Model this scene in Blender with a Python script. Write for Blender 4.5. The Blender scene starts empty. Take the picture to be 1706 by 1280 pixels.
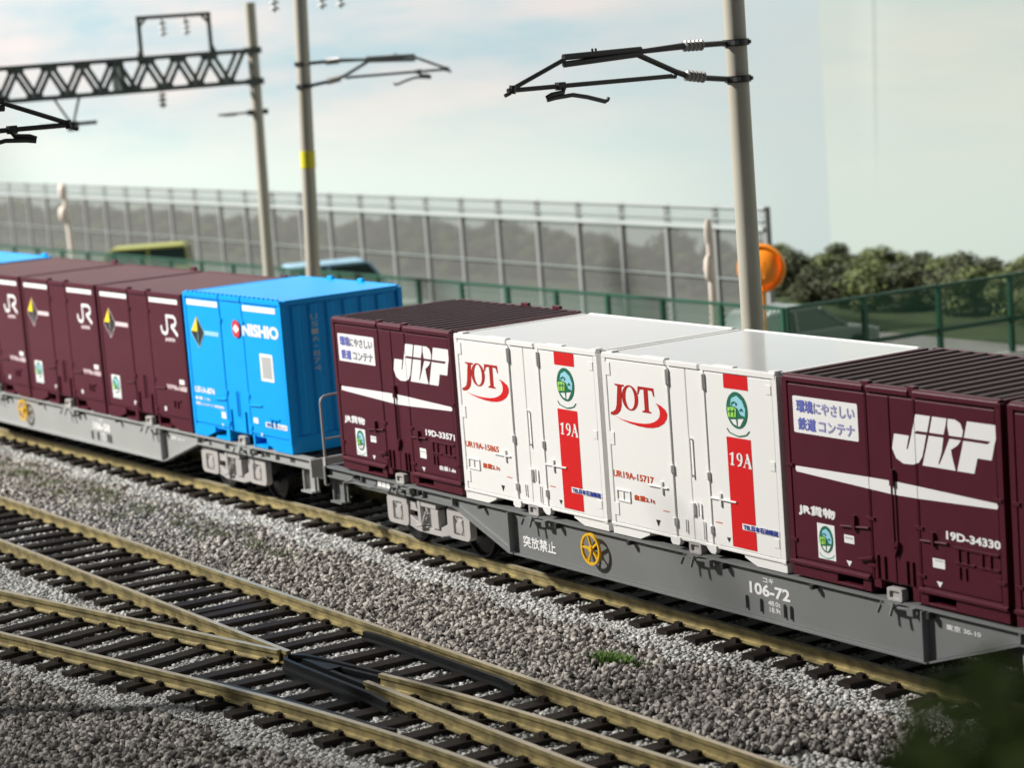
import bpy, bmesh, math, random
import numpy as np
from mathutils import Vector, Matrix

PI = math.pi
random.seed(7)
C = bpy.context.scene.collection
sc = bpy.context.scene

# ------------------------------------------------------------------ camera, light, exposure
cam_d = bpy.data.cameras.new('camera')
cam = bpy.data.objects.new('camera', cam_d); C.objects.link(cam)
R_ = Vector((0.54041038, 0.8381712, -0.07365904)); U_ = Vector((-0.08387198, 0.14076923, 0.98648341))
F_ = Vector((-0.83721091, 0.52692795, -0.14637223))
M = Matrix((R_, U_, -F_)).transposed().to_4x4()
M.translation = Vector((33.66582, -17.81795, 6.81265))
cam.matrix_world = M
cam_d.sensor_fit = 'HORIZONTAL'; cam_d.sensor_width = 36.0
cam_d.lens = 36.0 * 3940.85 / 1706
cam_d.clip_start = 0.1; cam_d.clip_end = 2000
cam_d.dof.use_dof = True; cam_d.dof.focus_distance = 31.5; cam_d.dof.aperture_fstop = 0.68
sc.camera = cam

w = bpy.data.worlds.new('World'); sc.world = w; w.use_nodes = True
bg = w.node_tree.nodes['Background']
bg.inputs[0].default_value = (0.86, 0.93, 1.0, 1); bg.inputs[1].default_value = 0.13

def lamp(name, kind, loc, target, energy, color, size):
    d = bpy.data.lights.new(name, kind); o = bpy.data.objects.new(name, d); C.objects.link(o)
    o.location = loc
    o.rotation_euler = (Vector(target) - Vector(loc)).to_track_quat('-Z', 'Y').to_euler()
    d.energy = energy; d.color = color
    if kind == 'AREA': d.shape = 'DISK'; d.size = size
    return o
# the one lamp the layout is lit by, up to the left and in front of the train
TOL = Vector((-0.50, -0.866, 0)) * math.cos(math.radians(27)) + Vector((0, 0, math.sin(math.radians(27))))
# a spot: the lower edge of its cone leaves the near right corner of the layout dimmer
bdir = Vector((0.76, 0.65, 0)); nn = bdir.cross(TOL).normalized()
EDGE = Vector((12.4, -2.3, -1.3)); RHO = 90.0
tgt = EDGE - nn * RHO
key = lamp('room_lamp', 'SPOT', EDGE - nn*RHO + TOL * 300, tgt, 1.14e7, (1.0, 0.975, 0.925), 0)
key.data.spot_size = 2*math.atan(RHO/300); key.data.spot_blend = 0.10; key.data.shadow_soft_size = 14.0

sc.view_settings.view_transform = 'Standard'; sc.view_settings.look = 'None'
sc.view_settings.exposure = 0; sc.view_settings.gamma = 1
sc.view_settings.use_curve_mapping = False
sc.cycles.use_denoising = True
sc.cycles.max_bounces = 8; sc.cycles.transparent_max_bounces = 24

# ------------------------------------------------------------------ materials
def mat(name, col, rough=0.5, metal=0.0, var=0.0, vscale=3.0, bump=0.0, bscale=30.0, island=0.0, spec=0.5, col2=None, mixscale=2.0):
    m = bpy.data.materials.new(name); m.use_nodes = True
    nt = m.node_tree; b = nt.nodes['Principled BSDF']; L = nt.links.new
    b.inputs['Base Color'].default_value = (*col, 1); b.inputs['Roughness'].default_value = rough
    b.inputs['Metallic'].default_value = metal; b.inputs['Specular IOR Level'].default_value = spec
    tc = nt.nodes.new('ShaderNodeTexCoord')
    src = None
    if col2:
        n = nt.nodes.new('ShaderNodeTexNoise'); n.inputs['Scale'].default_value = mixscale; n.inputs['Detail'].default_value = 6
        L(tc.outputs['Object'], n.inputs['Vector'])
        r = nt.nodes.new('ShaderNodeValToRGB'); r.color_ramp.elements[0].position = 0.38; r.color_ramp.elements[1].position = 0.62
        r.color_ramp.elements[0].color = (*col, 1); r.color_ramp.elements[1].color = (*col2, 1)
        L(n.outputs['Fac'], r.inputs['Fac']); src = r.outputs['Color']
    if var or island:
        hs = nt.nodes.new('ShaderNodeHueSaturation')
        if src: L(src, hs.inputs['Color'])
        else: hs.inputs['Color'].default_value = (*col, 1)
        mr = nt.nodes.new('ShaderNodeMapRange')
        if island:
            g = nt.nodes.new('ShaderNodeNewGeometry'); L(g.outputs['Random Per Island'], mr.inputs['Value'])
            a = island
        else:
            n = nt.nodes.new('ShaderNodeTexNoise'); n.inputs['Scale'].default_value = vscale; n.inputs['Detail'].default_value = 5
            L(tc.outputs['Object'], n.inputs['Vector']); L(n.outputs['Fac'], mr.inputs['Value'])
            mr.inputs['From Min'].default_value = 0.3; mr.inputs['From Max'].default_value = 0.7
            a = var
        mr.inputs['To Min'].default_value = 1 - a; mr.inputs['To Max'].default_value = 1 + a
        L(mr.outputs['Result'], hs.inputs['Value']); L(hs.outputs['Color'], b.inputs['Base Color'])
    elif src: L(src, b.inputs['Base Color'])
    if bump:
        n = nt.nodes.new('ShaderNodeTexNoise'); n.inputs['Scale'].default_value = bscale; n.inputs['Detail'].default_value = 4
        L(tc.outputs['Object'], n.inputs['Vector'])
        bp = nt.nodes.new('ShaderNodeBump'); bp.inputs['Strength'].default_value = bump; bp.inputs['Distance'].default_value = 0.02
        L(n.outputs['Fac'], bp.inputs['Height']); L(bp.outputs['Normal'], b.inputs['Normal'])
    return m

WHITE = mat('white_plastic', (0.83, 0.82, 0.80), 0.32, var=0.015, vscale=0.8)
WROOF = mat('white_roof_plastic', (0.60, 0.60, 0.605), 0.12, var=0.015, vscale=1.0)
BROWN = mat('maroon_plastic', (0.078, 0.0105, 0.021), 0.40, var=0.06, vscale=2.0, spec=0.35)
BROOF = mat('maroon_roof_plastic', (0.045, 0.010, 0.016), 0.48, var=0.08, vscale=1.5, spec=0.35)
DULLROOF = mat('dull_maroon_roof', (0.105, 0.046, 0.05), 0.6, var=0.06, vscale=1.5)
BLUE = mat('sky_blue_plastic', (0.0, 0.36, 0.90), 0.36, var=0.03, vscale=1.5, spec=0.3)
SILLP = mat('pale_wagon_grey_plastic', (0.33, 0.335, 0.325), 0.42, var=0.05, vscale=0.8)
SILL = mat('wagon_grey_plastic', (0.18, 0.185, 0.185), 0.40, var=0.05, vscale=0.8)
DARK = mat('dark_underframe', (0.030, 0.031, 0.032), 0.5, var=0.1)
BOGIE = mat('bogie_grey_plastic', (0.42, 0.40, 0.385), 0.42, var=0.05)
WHEEL = mat('blackened_wheel', (0.022, 0.021, 0.022), 0.35, metal=0.5)
YELLOW = mat('yellow_plastic', (0.80, 0.46, 0.015), 0.35)
LETW = mat('white_print', (0.82, 0.81, 0.80), 0.5)
LETP = mat('pale_pink_print', (0.72, 0.58, 0.60), 0.5)
RED = mat('red_print', (0.66, 0.008, 0.010), 0.42)
REDD = mat('dark_red_print', (0.42, 0.012, 0.010), 0.42)
RED2 = mat('orange_red_print', (0.55, 0.07, 0.015), 0.45)
BLACK = mat('black_print', (0.02, 0.02, 0.02), 0.5)
NAVY = mat('blue_print', (0.03, 0.05, 0.30), 0.5)
VIOLET = mat('violet_blue_print', (0.13, 0.15, 0.48), 0.5)
VIOLETG = mat('grey_violet_print', (0.26, 0.27, 0.34), 0.5)
GREEND = mat('dark_green_print', (0.01, 0.14, 0.075), 0.5)
LIME = mat('lime_print', (0.36, 0.70, 0.10), 0.5)
SKYB = mat('pale_blue_print', (0.30, 0.62, 0.75), 0.5)
TEAL = mat('teal_print', (0.03, 0.33, 0.24), 0.5)
LYEL = mat('yellow_print', (0.85, 0.66, 0.03), 0.5)
GREYP = mat('grey_print', (0.45, 0.46, 0.46), 0.5)
DARKLINE = mat('seam_shadow_plastic', (0.30, 0.29, 0.28), 0.5)
POLE = mat('beige_concrete_pole', (0.40, 0.375, 0.31), 0.45, var=0.04, vscale=1.0)
STEELD = mat('dark_steel_tube', (0.028, 0.026, 0.027), 0.35)
TRUSS = mat('dark_green_grey_steel', (0.045, 0.058, 0.052), 0.5)
INSUL = mat('grey_insulator', (0.25, 0.24, 0.225), 0.3)
CLEAR = mat('pale_insulator', (0.60, 0.61, 0.60), 0.18)
FENCEG = mat('green_fence_paint', (0.007, 0.06, 0.032), 0.45)
FENCEW = mat('green_fence_wire', (0.014, 0.095, 0.045), 0.5)
BARP = mat('barrier_post_grey', (0.21, 0.215, 0.21), 0.6)
BARW = mat('barrier_rail_pale', (0.34, 0.37, 0.365), 0.6)
BARM = mat('barrier_mesh_grey', (0.26, 0.30, 0.295), 0.6)
CREAM = mat('cream_plastic', (0.66, 0.58, 0.50), 0.5)
ORANGE = mat('orange_plastic', (0.92, 0.27, 0.012), 0.35)
GLASSD = mat('dark_window', (0.02, 0.04, 0.035), 0.12)
BRONZE = mat('brass_rail', (0.40, 0.325, 0.15), 0.42, metal=0.35, col2=(0.20, 0.165, 0.08), mixscale=4.5, bump=0.15, bscale=9)
RAILTOP = mat('worn_rail_top', (0.56, 0.50, 0.37), 0.38, metal=0.4, var=0.12, vscale=2.5)
FROGM = mat('black_frog_plastic', (0.005, 0.006, 0.007), 0.45, spec=0.3)
TIE = mat('dark_brown_sleeper', (0.017, 0.012, 0.010), 0.6, island=0.3, bump=0.25, bscale=14, spec=0.25)

def panel_mat():
    m = bpy.data.materials.new('tinted_clear_panel'); m.use_nodes = True
    nt = m.node_tree; nt.nodes.clear()
    out = nt.nodes.new('ShaderNodeOutputMaterial'); mx = nt.nodes.new('ShaderNodeMixShader')
    t = nt.nodes.new('ShaderNodeBsdfTransparent'); t.inputs[0].default_value = (0.74, 0.745, 0.735, 1)
    d = nt.nodes.new('ShaderNodeBsdfDiffuse'); d.inputs[0].default_value = (0.25, 0.252, 0.245, 1)
    mx.inputs[0].default_value = 0.29
    nt.links.new(t.outputs[0], mx.inputs[1]); nt.links.new(d.outputs[0], mx.inputs[2]); nt.links.new(mx.outputs[0], out.inputs[0])
    return m
PANEL = panel_mat()

# ------------------------------------------------------------------ mesh helpers
class MB:
    def __init__(s): s.v = []; s.f = []
    def add(s, vs, fs):
        n = len(s.v); s.v += [tuple(p) for p in vs]; s.f += [tuple(i + n for i in f) for f in fs]; return s
    def box(s, x0, x1, y0, y1, z0, z1):
        return s.add([(x0,y0,z0),(x1,y0,z0),(x1,y1,z0),(x0,y1,z0),(x0,y0,z1),(x1,y0,z1),(x1,y1,z1),(x0,y1,z1)],
                     [(0,3,2,1),(4,5,6,7),(0,1,5,4),(1,2,6,5),(2,3,7,6),(3,0,4,7)])
    def prism(s, poly, axis, a0, a1):
        n = len(poly)
        P = {'y': lambda p, a: (p[0], a, p[1]), 'x': lambda p, a: (a, p[0], p[1]), 'z': lambda p, a: (p[0], p[1], a)}[axis]
        vs = [P(p, a0) for p in poly] + [P(p, a1) for p in poly]
        fs = [tuple(range(n)), tuple(range(2*n-1, n-1, -1))] + [(i, (i+1) % n, (i+1) % n + n, i + n) for i in range(n)]
        return s.add(vs, fs)
    def ring(s, outer, inner, axis, a0, a1):
        n = len(outer)
        P = {'y': lambda p, a: (p[0], a, p[1]), 'x': lambda p, a: (a, p[0], p[1]), 'z': lambda p, a: (p[0], p[1], a)}[axis]
        vs = [P(p, a0) for p in outer] + [P(p, a0) for p in inner] + [P(p, a1) for p in outer] + [P(p, a1) for p in inner]
        fs = []
        for i in range(n):
            j = (i+1) % n
            fs += [(i, j, n+j, n+i), (2*n+i, 3*n+i, 3*n+j, 2*n+j), (i, 2*n+i, 2*n+j, j), (n+i, n+j, 3*n+j, 3*n+i)]
        return s.add(vs, fs)
    def tube(s, pts, r, n=10, cap=True):
        pts = [Vector(p) for p in pts]; rs = r if isinstance(r, (list, tuple)) else [r] * len(pts)
        vs = []; fs = []; up = None
        for i, p in enumerate(pts):
            t = (pts[min(i+1, len(pts)-1)] - pts[max(i-1, 0)]).normalized()
            if up is None:
                a = Vector((0,0,1)) if abs(t.z) < 0.9 else Vector((1,0,0)); up = (a - t*a.dot(t)).normalized()
            else: up = (up - t*up.dot(t)).normalized()
            q = t.cross(up)
            for k in range(n):
                an = 2*PI*k/n; vs.append(p + (up*math.cos(an) + q*math.sin(an)) * rs[i])
        m = len(pts)
        for i in range(m-1):
            for k in range(n):
                fs.append((i*n+k, i*n+(k+1) % n, (i+1)*n+(k+1) % n, (i+1)*n+k))
        if cap: fs += [tuple(range(n-1, -1, -1)), tuple(range((m-1)*n, m*n))]
        return s.add(vs, fs)
    def cyl(s, p0, p1, r0, r1=None, n=14): return s.tube([p0, p1], [r0, r0 if r1 is None else r1], n)
    def bar(s, p0, p1, wx, wz):
        # rectangular bar from p0 to p1
        p0, p1 = Vector(p0), Vector(p1); t = (p1-p0).normalized()
        a = Vector((0,0,1)) if abs(t.z) < 0.95 else Vector((1,0,0))
        u = (a - t*a.dot(t)).normalized(); q = t.cross(u)
        vs = [p + q*sx*wx/2 + u*sz*wz/2 for p in (p0, p1) for sx, sz in ((-1,-1),(1,-1),(1,1),(-1,1))]
        return s.add(vs, [(3,2,1,0),(4,5,6,7),(0,1,5,4),(1,2,6,5),(2,3,7,6),(3,0,4,7)])
    def lathe(s, prof, origin, axis, n=20):
        o = Vector(origin); vs = []; fs = []
        for r, h in prof:
            for k in range(n):
                a = 2*PI*k/n; c, d = r*math.cos(a), r*math.sin(a)
                vs.append(o + Vector({'z': (c, d, h), 'y': (c, h, d), 'x': (h, c, d)}[axis]))
        for i in range(len(prof)-1):
            for k in range(n): fs.append((i*n+k, i*n+(k+1) % n, (i+1)*n+(k+1) % n, (i+1)*n+k))
        fs += [tuple(range(n-1,-1,-1)), tuple(range((len(prof)-1)*n, len(prof)*n))]
        return s.add(vs, fs)

OFF = {}
def mesh_obj(name, vs, fs, m, parent=None, smooth=None, bevel=0.0, recalc=True):
    off = OFF.get(parent.name, (0,0,0)) if parent else (0,0,0)
    me = bpy.data.meshes.new(name)
    me.from_pydata([(p[0]-off[0], p[1]-off[1], p[2]-off[2]) for p in vs], [], fs)
    if recalc:
        bm = bmesh.new(); bm.from_mesh(me); bmesh.ops.recalc_face_normals(bm, faces=bm.faces); bm.to_mesh(me); bm.free()
    me.materials.append(m)
    if smooth:
        me.polygons.foreach_set('use_smooth', [True]*len(me.polygons)); me.set_sharp_from_angle(angle=math.radians(smooth))
    o = bpy.data.objects.new(name, me); C.objects.link(o)
    if parent: o.parent = parent; OFF[o.name] = off
    if bevel:
        b = o.modifiers.new('bevel', 'BEVEL'); b.width = bevel; b.segments = 2; b.limit_method = 'ANGLE'; b.angle_limit = math.radians(40)
    return o
SPLIT = {'arrow_mark','axle_box','card_clip','clamp','corner_post','frame_rail','header','hinge','hinge_cover','lock_bar','pillar','pocket','post_foot','reflector_bar','small_label','small_lettering','stiffener','stop','signal_head'}
def pieces(mb):
    """the loose pieces of a mesh, those whose boxes nearly touch kept together"""
    n = len(mb.v); par = list(range(n))
    def find(i):
        while par[i] != i: par[i] = par[par[i]]; i = par[i]
        return i
    for f in mb.f:
        a = find(f[0])
        for i in f[1:]: par[find(i)] = a
    comp = {}
    for fi, f in enumerate(mb.f): comp.setdefault(find(f[0]), []).append(fi)
    B = []
    for fs in comp.values():
        ix = {i for fi in fs for i in mb.f[fi]}; P = np.array([mb.v[i] for i in ix]); B.append([list(fs), P.min(0), P.max(0)])
    merged = True
    while merged:
        merged = False
        for i in range(len(B)):
            for j in range(i+1, len(B)):
                if np.all(B[i][1] - 0.03 <= B[j][2]) and np.all(B[j][1] - 0.03 <= B[i][2]):
                    B[i] = [B[i][0]+B[j][0], np.minimum(B[i][1], B[j][1]), np.maximum(B[i][2], B[j][2])]; B.pop(j); merged = True; break
            if merged: break
    out = []
    for fs, _, _ in B:
        ix = sorted({i for fi in fs for i in mb.f[fi]}); mp = {i: k for k, i in enumerate(ix)}; q = MB()
        q.v = [mb.v[i] for i in ix]; q.f = [tuple(mp[i] for i in mb.f[fi]) for fi in fs]; out.append(q)
    return out
def obj(name, mb, m, parent=None, smooth=None, bevel=0.0):
    if name in SPLIT and mb.f:
        r = None
        for q in pieces(mb):
            o = mesh_obj(name, q.v, q.f, m, parent, smooth, bevel); r = r or o
        return r
    return mesh_obj(name, mb.v, mb.f, m, parent, smooth, bevel)
def tag(o, label, cat, group=None):
    o['label'] = label; o['category'] = cat
    if group: o['group'] = group
    return o
def thing(name, label, cat, loc=(0,0,0), rz=0, group=None, off=(0,0,0)):
    o = bpy.data.objects.new(name, None); C.objects.link(o); o.location = loc; o.rotation_euler = (0,0,rz)
    OFF[o.name] = off
    return tag(o, label, cat, group)
def struct(name, mb, m, kind='structure', smooth=None):
    o = obj(name, mb, m, None, smooth); o['kind'] = kind; return o
def dup(root, loc, rz, label=None):
    r = root.copy(); C.objects.link(r); r.location = loc; r.rotation_euler = (0,0,rz)
    if label: r['label'] = label
    for ch in list(root.children):
        c = ch.copy(); C.objects.link(c); c.parent = r
        for g in list(ch.children):
            d = g.copy(); C.objects.link(d); d.parent = c
    return r

# ---- flat printed marks on a face: (u, v) -> point, standing a few mm proud of it
class Face:
    def __init__(s, o, eu, ev, n): s.o, s.eu, s.ev, s.n = Vector(o), Vector(eu), Vector(ev), Vector(n)
    def p(s, u, v, h): return s.o + s.eu*u + s.ev*v + s.n*h
    def polys(s, plist, h=0.004):
        mb = MB()
        for pl in plist: mb.add([s.p(u, v, h) for u, v in pl], [tuple(range(len(pl)))])
        return mb
    def strip(s, A, B, h=0.004, closed=False):
        mb = MB(); n = len(A); vs = [s.p(u, v, h) for u, v in A] + [s.p(u, v, h) for u, v in B]
        fs = [(i, (i+1) % n, n + (i+1) % n, n+i) for i in range(n if closed else n-1)]
        return mb.add(vs, fs)
    def ribbon(s, pts, wd, h=0.004):
        # constant (or listed) width stroke with mitred corners
        pts = [Vector(p) for p in pts]; A = []; B = []
        ws = wd if isinstance(wd, (list, tuple)) else [wd]*len(pts)
        for i, p in enumerate(pts):
            d0 = (p - pts[i-1]).normalized() if i else (pts[1]-p).normalized()
            d1 = (pts[i+1]-p).normalized() if i < len(pts)-1 else d0
            n0 = Vector((-d0.y, d0.x)); n1 = Vector((-d1.y, d1.x)); m_ = (n0+n1).normalized()
            k = ws[i]/2/max(0.4, m_.dot(n0)); A.append(p + m_*k); B.append(p - m_*k)
        return s.strip(A, B, h)
    def text(s, body, box, bold=0.0, h=0.004, shear=0.0, fat=0.0):
        if fat:
            u0, u1, v0, v1 = box; parts = []
            for k, (a, b) in enumerate(((0,0),(1,0),(-1,0),(0,1),(0,-1))):
                parts.append(s.text(body, (u0+a*fat, u1+a*fat, v0+b*fat, v1+b*fat), 0.0, h+0.0006*k))
            return merge(*parts)
        cu = bpy.data.curves.new('lettering', 'FONT'); cu.body = body; cu.offset = bold; cu.shear = shear; cu.resolution_u = 3
        cu.space_line = 0.95
        o = bpy.data.objects.new('lettering', cu); C.objects.link(o)
        dg = bpy.context.evaluated_depsgraph_get(); dg.update()
        me = o.evaluated_get(dg).to_mesh()
        vs = [tuple(v.co) for v in me.vertices]; fs = [tuple(p.vertices) for p in me.polygons]
        o.evaluated_get(dg).to_mesh_clear(); bpy.data.objects.remove(o); bpy.data.curves.remove(cu)
        mb = MB()
        if not vs: return mb
        xs = [v[0] for v in vs]; ys = [v[1] for v in vs]
        x0, x1, y0, y1 = min(xs), max(xs), min(ys), max(ys)
        u0, u1, v0, v1 = box
        mb.add([s.p(u0 + (v[0]-x0)/(x1-x0)*(u1-u0), v0 + (v[1]-y0)/max(1e-6, y1-y0)*(v1-v0), h) for v in vs], fs)
        return mb
def merge(*mbs):
    r = MB()
    for m in mbs: r.add(m.v, m.f)
    return r
def ell(cx, cy, rx, ry, n=28, a0=0, a1=2*PI, closed=True):
    k = n if closed else n-1
    return [(cx + rx*math.cos(a0+(a1-a0)*i/k), cy + ry*math.sin(a0+(a1-a0)*i/k)) for i in range(n)]
def rect(u0, u1, v0, v1): return [(u0,v0),(u1,v0),(u1,v1),(u0,v1)]
def rrect(u0, u1, v0, v1, r, n=4):
    o = []
    for cx, cy, a in ((u1-r, v1-r, 0), (u0+r, v1-r, PI/2), (u0+r, v0+r, PI), (u1-r, v0+r, 1.5*PI)):
        for i in range(n+1): o.append((cx + r*math.cos(a+i*PI/2/n), cy + r*math.sin(a+i*PI/2/n)))
    return o

# ------------------------------------------------------------------ the setting
GZ = -1.42
GROUND = mat('grey_scenic_ground', (0.20, 0.195, 0.18), 0.9, var=0.15, vscale=0.6, bump=0.3, bscale=8)
ROADM = mat('grey_asphalt_board', (0.20, 0.205, 0.19), 0.85, var=0.10, vscale=0.5, bump=0.2, bscale=20)
GRASSM = mat('green_scenic_turf', (0.034, 0.052, 0.014), 0.9, var=0.35, vscale=1.2, bump=0.5, bscale=9)
struct('ground', MB().box(-260, 70, -60, 80, GZ-0.5, GZ), GROUND)
struct('road', MB().box(-200, 60, 15.6, 21.6, GZ, GZ+0.02), ROADM)
struct('grass_field', MB().box(-230, 60, 22.2, 28.7, GZ, GZ+0.06), GRASSM)

def sky_mat(name, right=False):
    m = bpy.data.materials.new(name); m.use_nodes = True
    nt = m.node_tree; b = nt.nodes['Principled BSDF']; L = nt.links.new
    b.inputs['Roughness'].default_value = 0.75; b.inputs['Specular IOR Level'].default_value = 0.2
    tc = nt.nodes.new('ShaderNodeTexCoord'); sp = nt.nodes.new('ShaderNodeSeparateXYZ'); L(tc.outputs['Object'], sp.inputs[0])
    # printed clouds: stretched noise
    mp = nt.nodes.new('ShaderNodeMapping'); mp.inputs['Scale'].default_value = (0.05, 1, 0.42); mp.inputs['Location'].default_value = (3.1, 0, 1.7)
    L(tc.outputs['Object'], mp.inputs[0])
    n = nt.nodes.new('ShaderNodeTexNoise'); n.inputs['Scale'].default_value = 1.0; n.inputs['Detail'].default_value = 8; n.inputs['Roughness'].default_value = 0.56
    L(mp.outputs[0], n.inputs['Vector'])
    cr = nt.nodes.new('ShaderNodeValToRGB'); e = cr.color_ramp.elements
    e[0].position = 0.36; e[1].position = 0.60
    if right: e[0].color = (0.276, 0.327, 0.317, 1); e[1].color = (0.340, 0.350, 0.327, 1)
    else: e[0].color = (0.221, 0.294, 0.331, 1); e[1].color = (0.354, 0.336, 0.340, 1)
    L(n.outputs['Fac'], cr.inputs[0])
    mr = nt.nodes.new('ShaderNodeMapRange'); L(sp.outputs[2], mr.inputs[0])
    mr.inputs['From Min'].default_value = 0.2; mr.inputs['From Max'].default_value = 6.5
    mr.interpolation_type = 'SMOOTHSTEP'
    lo = (0.336, 0.386, 0.363, 1) if right else (0.368, 0.423, 0.405, 1)
    mx = nt.nodes.new('ShaderNodeMix'); mx.data_type = 'RGBA'
    L(mr.outputs[0], mx.inputs[0]); mx.inputs[6].default_value = lo; L(cr.outputs[0], mx.inputs[7])
    src = mx.outputs[2]
    if not right:                       # base colour turns bluer and darker towards the sheet's right hand edge
        m2 = nt.nodes.new('ShaderNodeMapRange'); L(sp.outputs[0], m2.inputs[0]); m2.interpolation_type = 'SMOOTHSTEP'
        m2.inputs['From Min'].default_value = -36; m2.inputs['From Max'].default_value = -22; m2.inputs['To Max'].default_value = 0.75
        mb2 = nt.nodes.new('ShaderNodeMix'); mb2.data_type = 'RGBA'; mb2.inputs[7].default_value = (0.276, 0.324, 0.333, 1)
        L(m2.outputs[0], mb2.inputs[0]); L(src, mb2.inputs[6]); src = mb2.outputs[2]
    L(src, b.inputs['Base Color'])
    return m
def backdrop(x0, x1, y, name, m, sag, crease=None):
    # a hanging printed sheet with a little unevenness
    mb = MB(); nz = 24; vs = []; fs = []
    cols = [(x0 + (x1-x0)*i/60, 0) for i in range(61)]
    if crease: cols = [c for c in cols if abs(c[0]-crease) > 1.0] + [(crease+d, k) for d, k in ((-0.16, 0), (-0.05, 1), (0.02, -0.6), (0.14, 0))]
    cols.sort(); nx = len(cols)-1
    for i in range(nx+1):
        for j in range(nz+1):
            x, k = cols[i]; z = GZ + 38*j/nz
            vs.append((x + (0.05*(z-5) if crease and abs(x-crease) < 0.2 else 0), y - 0.02*k*max(0, min(1, (z-2.0)/2.5)) + sag*math.sin(x*0.23)*0.4 + 0.15*sag*math.sin(x*0.9+j), z))
    for i in range(nx):
        for j in range(nz): a = i*(nz+1)+j; fs.append((a, a+nz+1, a+nz+2, a+1))
    k = len(vs); vs += [(p[0], p[1]+0.08, p[2]) for p in vs]
    fs += [tuple(q+k for q in f[::-1]) for f in fs]
    mb.add(vs, fs); return struct(name, mb, m, smooth=50)
SKY_Y = 29.0
backdrop(-200, -21.2, SKY_Y, 'sky', sky_mat('printed_cloud_sheet'), 0.03)
sky_r = backdrop(-21.75, 60, SKY_Y-0.12, 'sky', sky_mat('printed_cloud_sheet_greener', True), 0.03, -19.35)

# ------------------------------------------------------------------ gravel
def in_view(P, pad=0.06):
    D = P - np.array(M.translation); wz = D @ np.array(F_)
    x = D @ np.array(R_) / wz * 3940.85; y = D @ np.array(U_) / wz * 3940.85
    return (np.abs(x) < 853*(1+pad)) & (np.abs(y) < 640*(1+pad)) & (wz > 5)
rng = np.random.default_rng(5)
def ico():
    t = (1+5**.5)/2
    v = np.array([(-1,t,0),(1,t,0),(-1,-t,0),(1,-t,0),(0,-1,t),(0,1,t),(0,-1,-t),(0,1,-t),(t,0,-1),(t,0,1),(-t,0,-1),(-t,0,1)], float)/math.sqrt(1+t*t)
    f = np.array([(0,11,5),(0,5,1),(0,1,7),(0,7,10),(0,10,11),(1,5,9),(5,11,4),(11,10,2),(10,7,6),(7,1,8),(3,9,4),(3,4,2),(3,2,6),(3,6,8),(3,8,9),(4,9,5),(2,4,11),(6,2,10),(8,6,7),(9,8,1)])
    return v, f
def octa():
    return np.array([(1,0,0),(-1,0,0),(0,1,0),(0,-1,0),(0,0,1),(0,0,-1)], float), np.array([(0,2,4),(2,1,4),(1,3,4),(3,0,4),(2,0,5),(1,2,5),(3,1,5),(0,3,5)])
def cube():
    v = np.array([(x,y,z) for x in (-1,1) for y in (-1,1) for z in (-1,1)], float)*0.72
    q = [(0,1,3,2),(4,6,7,5),(0,4,5,1),(2,3,7,6),(0,2,6,4),(1,5,7,3)]
    return v, np.array([t for a,b,c,d in q for t in ((a,b,c),(a,c,d))])
def stones(name, P, size, m, base, jitter=0.3, flat=0.7, smax=1.6):
    bv, bf = base; n = len(P); nv = len(bv)
    V = np.repeat(bv[None], n, 0) * (1 + rng.uniform(-jitter, jitter, (n, nv, 1)))
    sc_ = size * np.exp(rng.normal(0, 0.28, (n, 1))) * rng.uniform(0.72, 1.3, (n, 3)); sc_ = np.minimum(sc_, size*smax)
    V = V * sc_[:, None, :]
    q = rng.normal(size=(n, 4)); q /= np.linalg.norm(q, axis=1)[:, None]
    a, b, c, d = q.T
    Rm = np.stack([np.stack([1-2*(c*c+d*d), 2*(b*c-a*d), 2*(b*d+a*c)], -1), np.stack([2*(b*c+a*d), 1-2*(b*b+d*d), 2*(c*d-a*b)], -1), np.stack([2*(b*d-a*c), 2*(c*d+a*b), 1-2*(b*b+c*c)], -1)], 1)
    V = np.einsum('nij,nkj->nki', Rm, V); V[:, :, 2] *= flat
    V += P[:, None, :]
    Fc = (bf[None] + (np.arange(n)*nv)[:, None, None]).reshape(-1, 3)
    me = bpy.data.meshes.new(name)
    me.vertices.add(n*nv); me.vertices.foreach_set('co', V.reshape(-1).astype(np.float32))
    me.loops.add(len(Fc)*3); me.loops.foreach_set('vertex_index', Fc.reshape(-1).astype(np.int32))
    me.polygons.add(len(Fc)); me.polygons.foreach_set('loop_start', np.arange(0, len(Fc)*3, 3, dtype=np.int32))
    me.update(calc_edges=True); me.validate()
    me.materials.append(m)
    o = bpy.data.objects.new(name, me); C.objects.link(o); o['kind'] = 'stuff'
    return o

def cd_y(x):                       # centre line of the diverging track
    x = np.asarray(x, float); t = np.clip(x-6.0, 0, 6.0)
    y = np.where(x < 6.0, -5.06 - 0.205*(6.0-x), -5.06 + 0.205*t - 0.0125*t*t)
    return y + np.clip(x-12.0, 0, None)*0.055
def main_y(x):                     # centre line of the train's track, bending slightly to the left
    x = np.asarray(x, float); t = np.clip(-1.0-x, 0, None); s = np.clip(2.0-x, 0, 3.0)/3.0
    return 1.27 + 0.16*s*s*(3-2*s) - 0.022*t
AB_Y = -3.5
G2 = 0.75                          # half gauge

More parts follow.
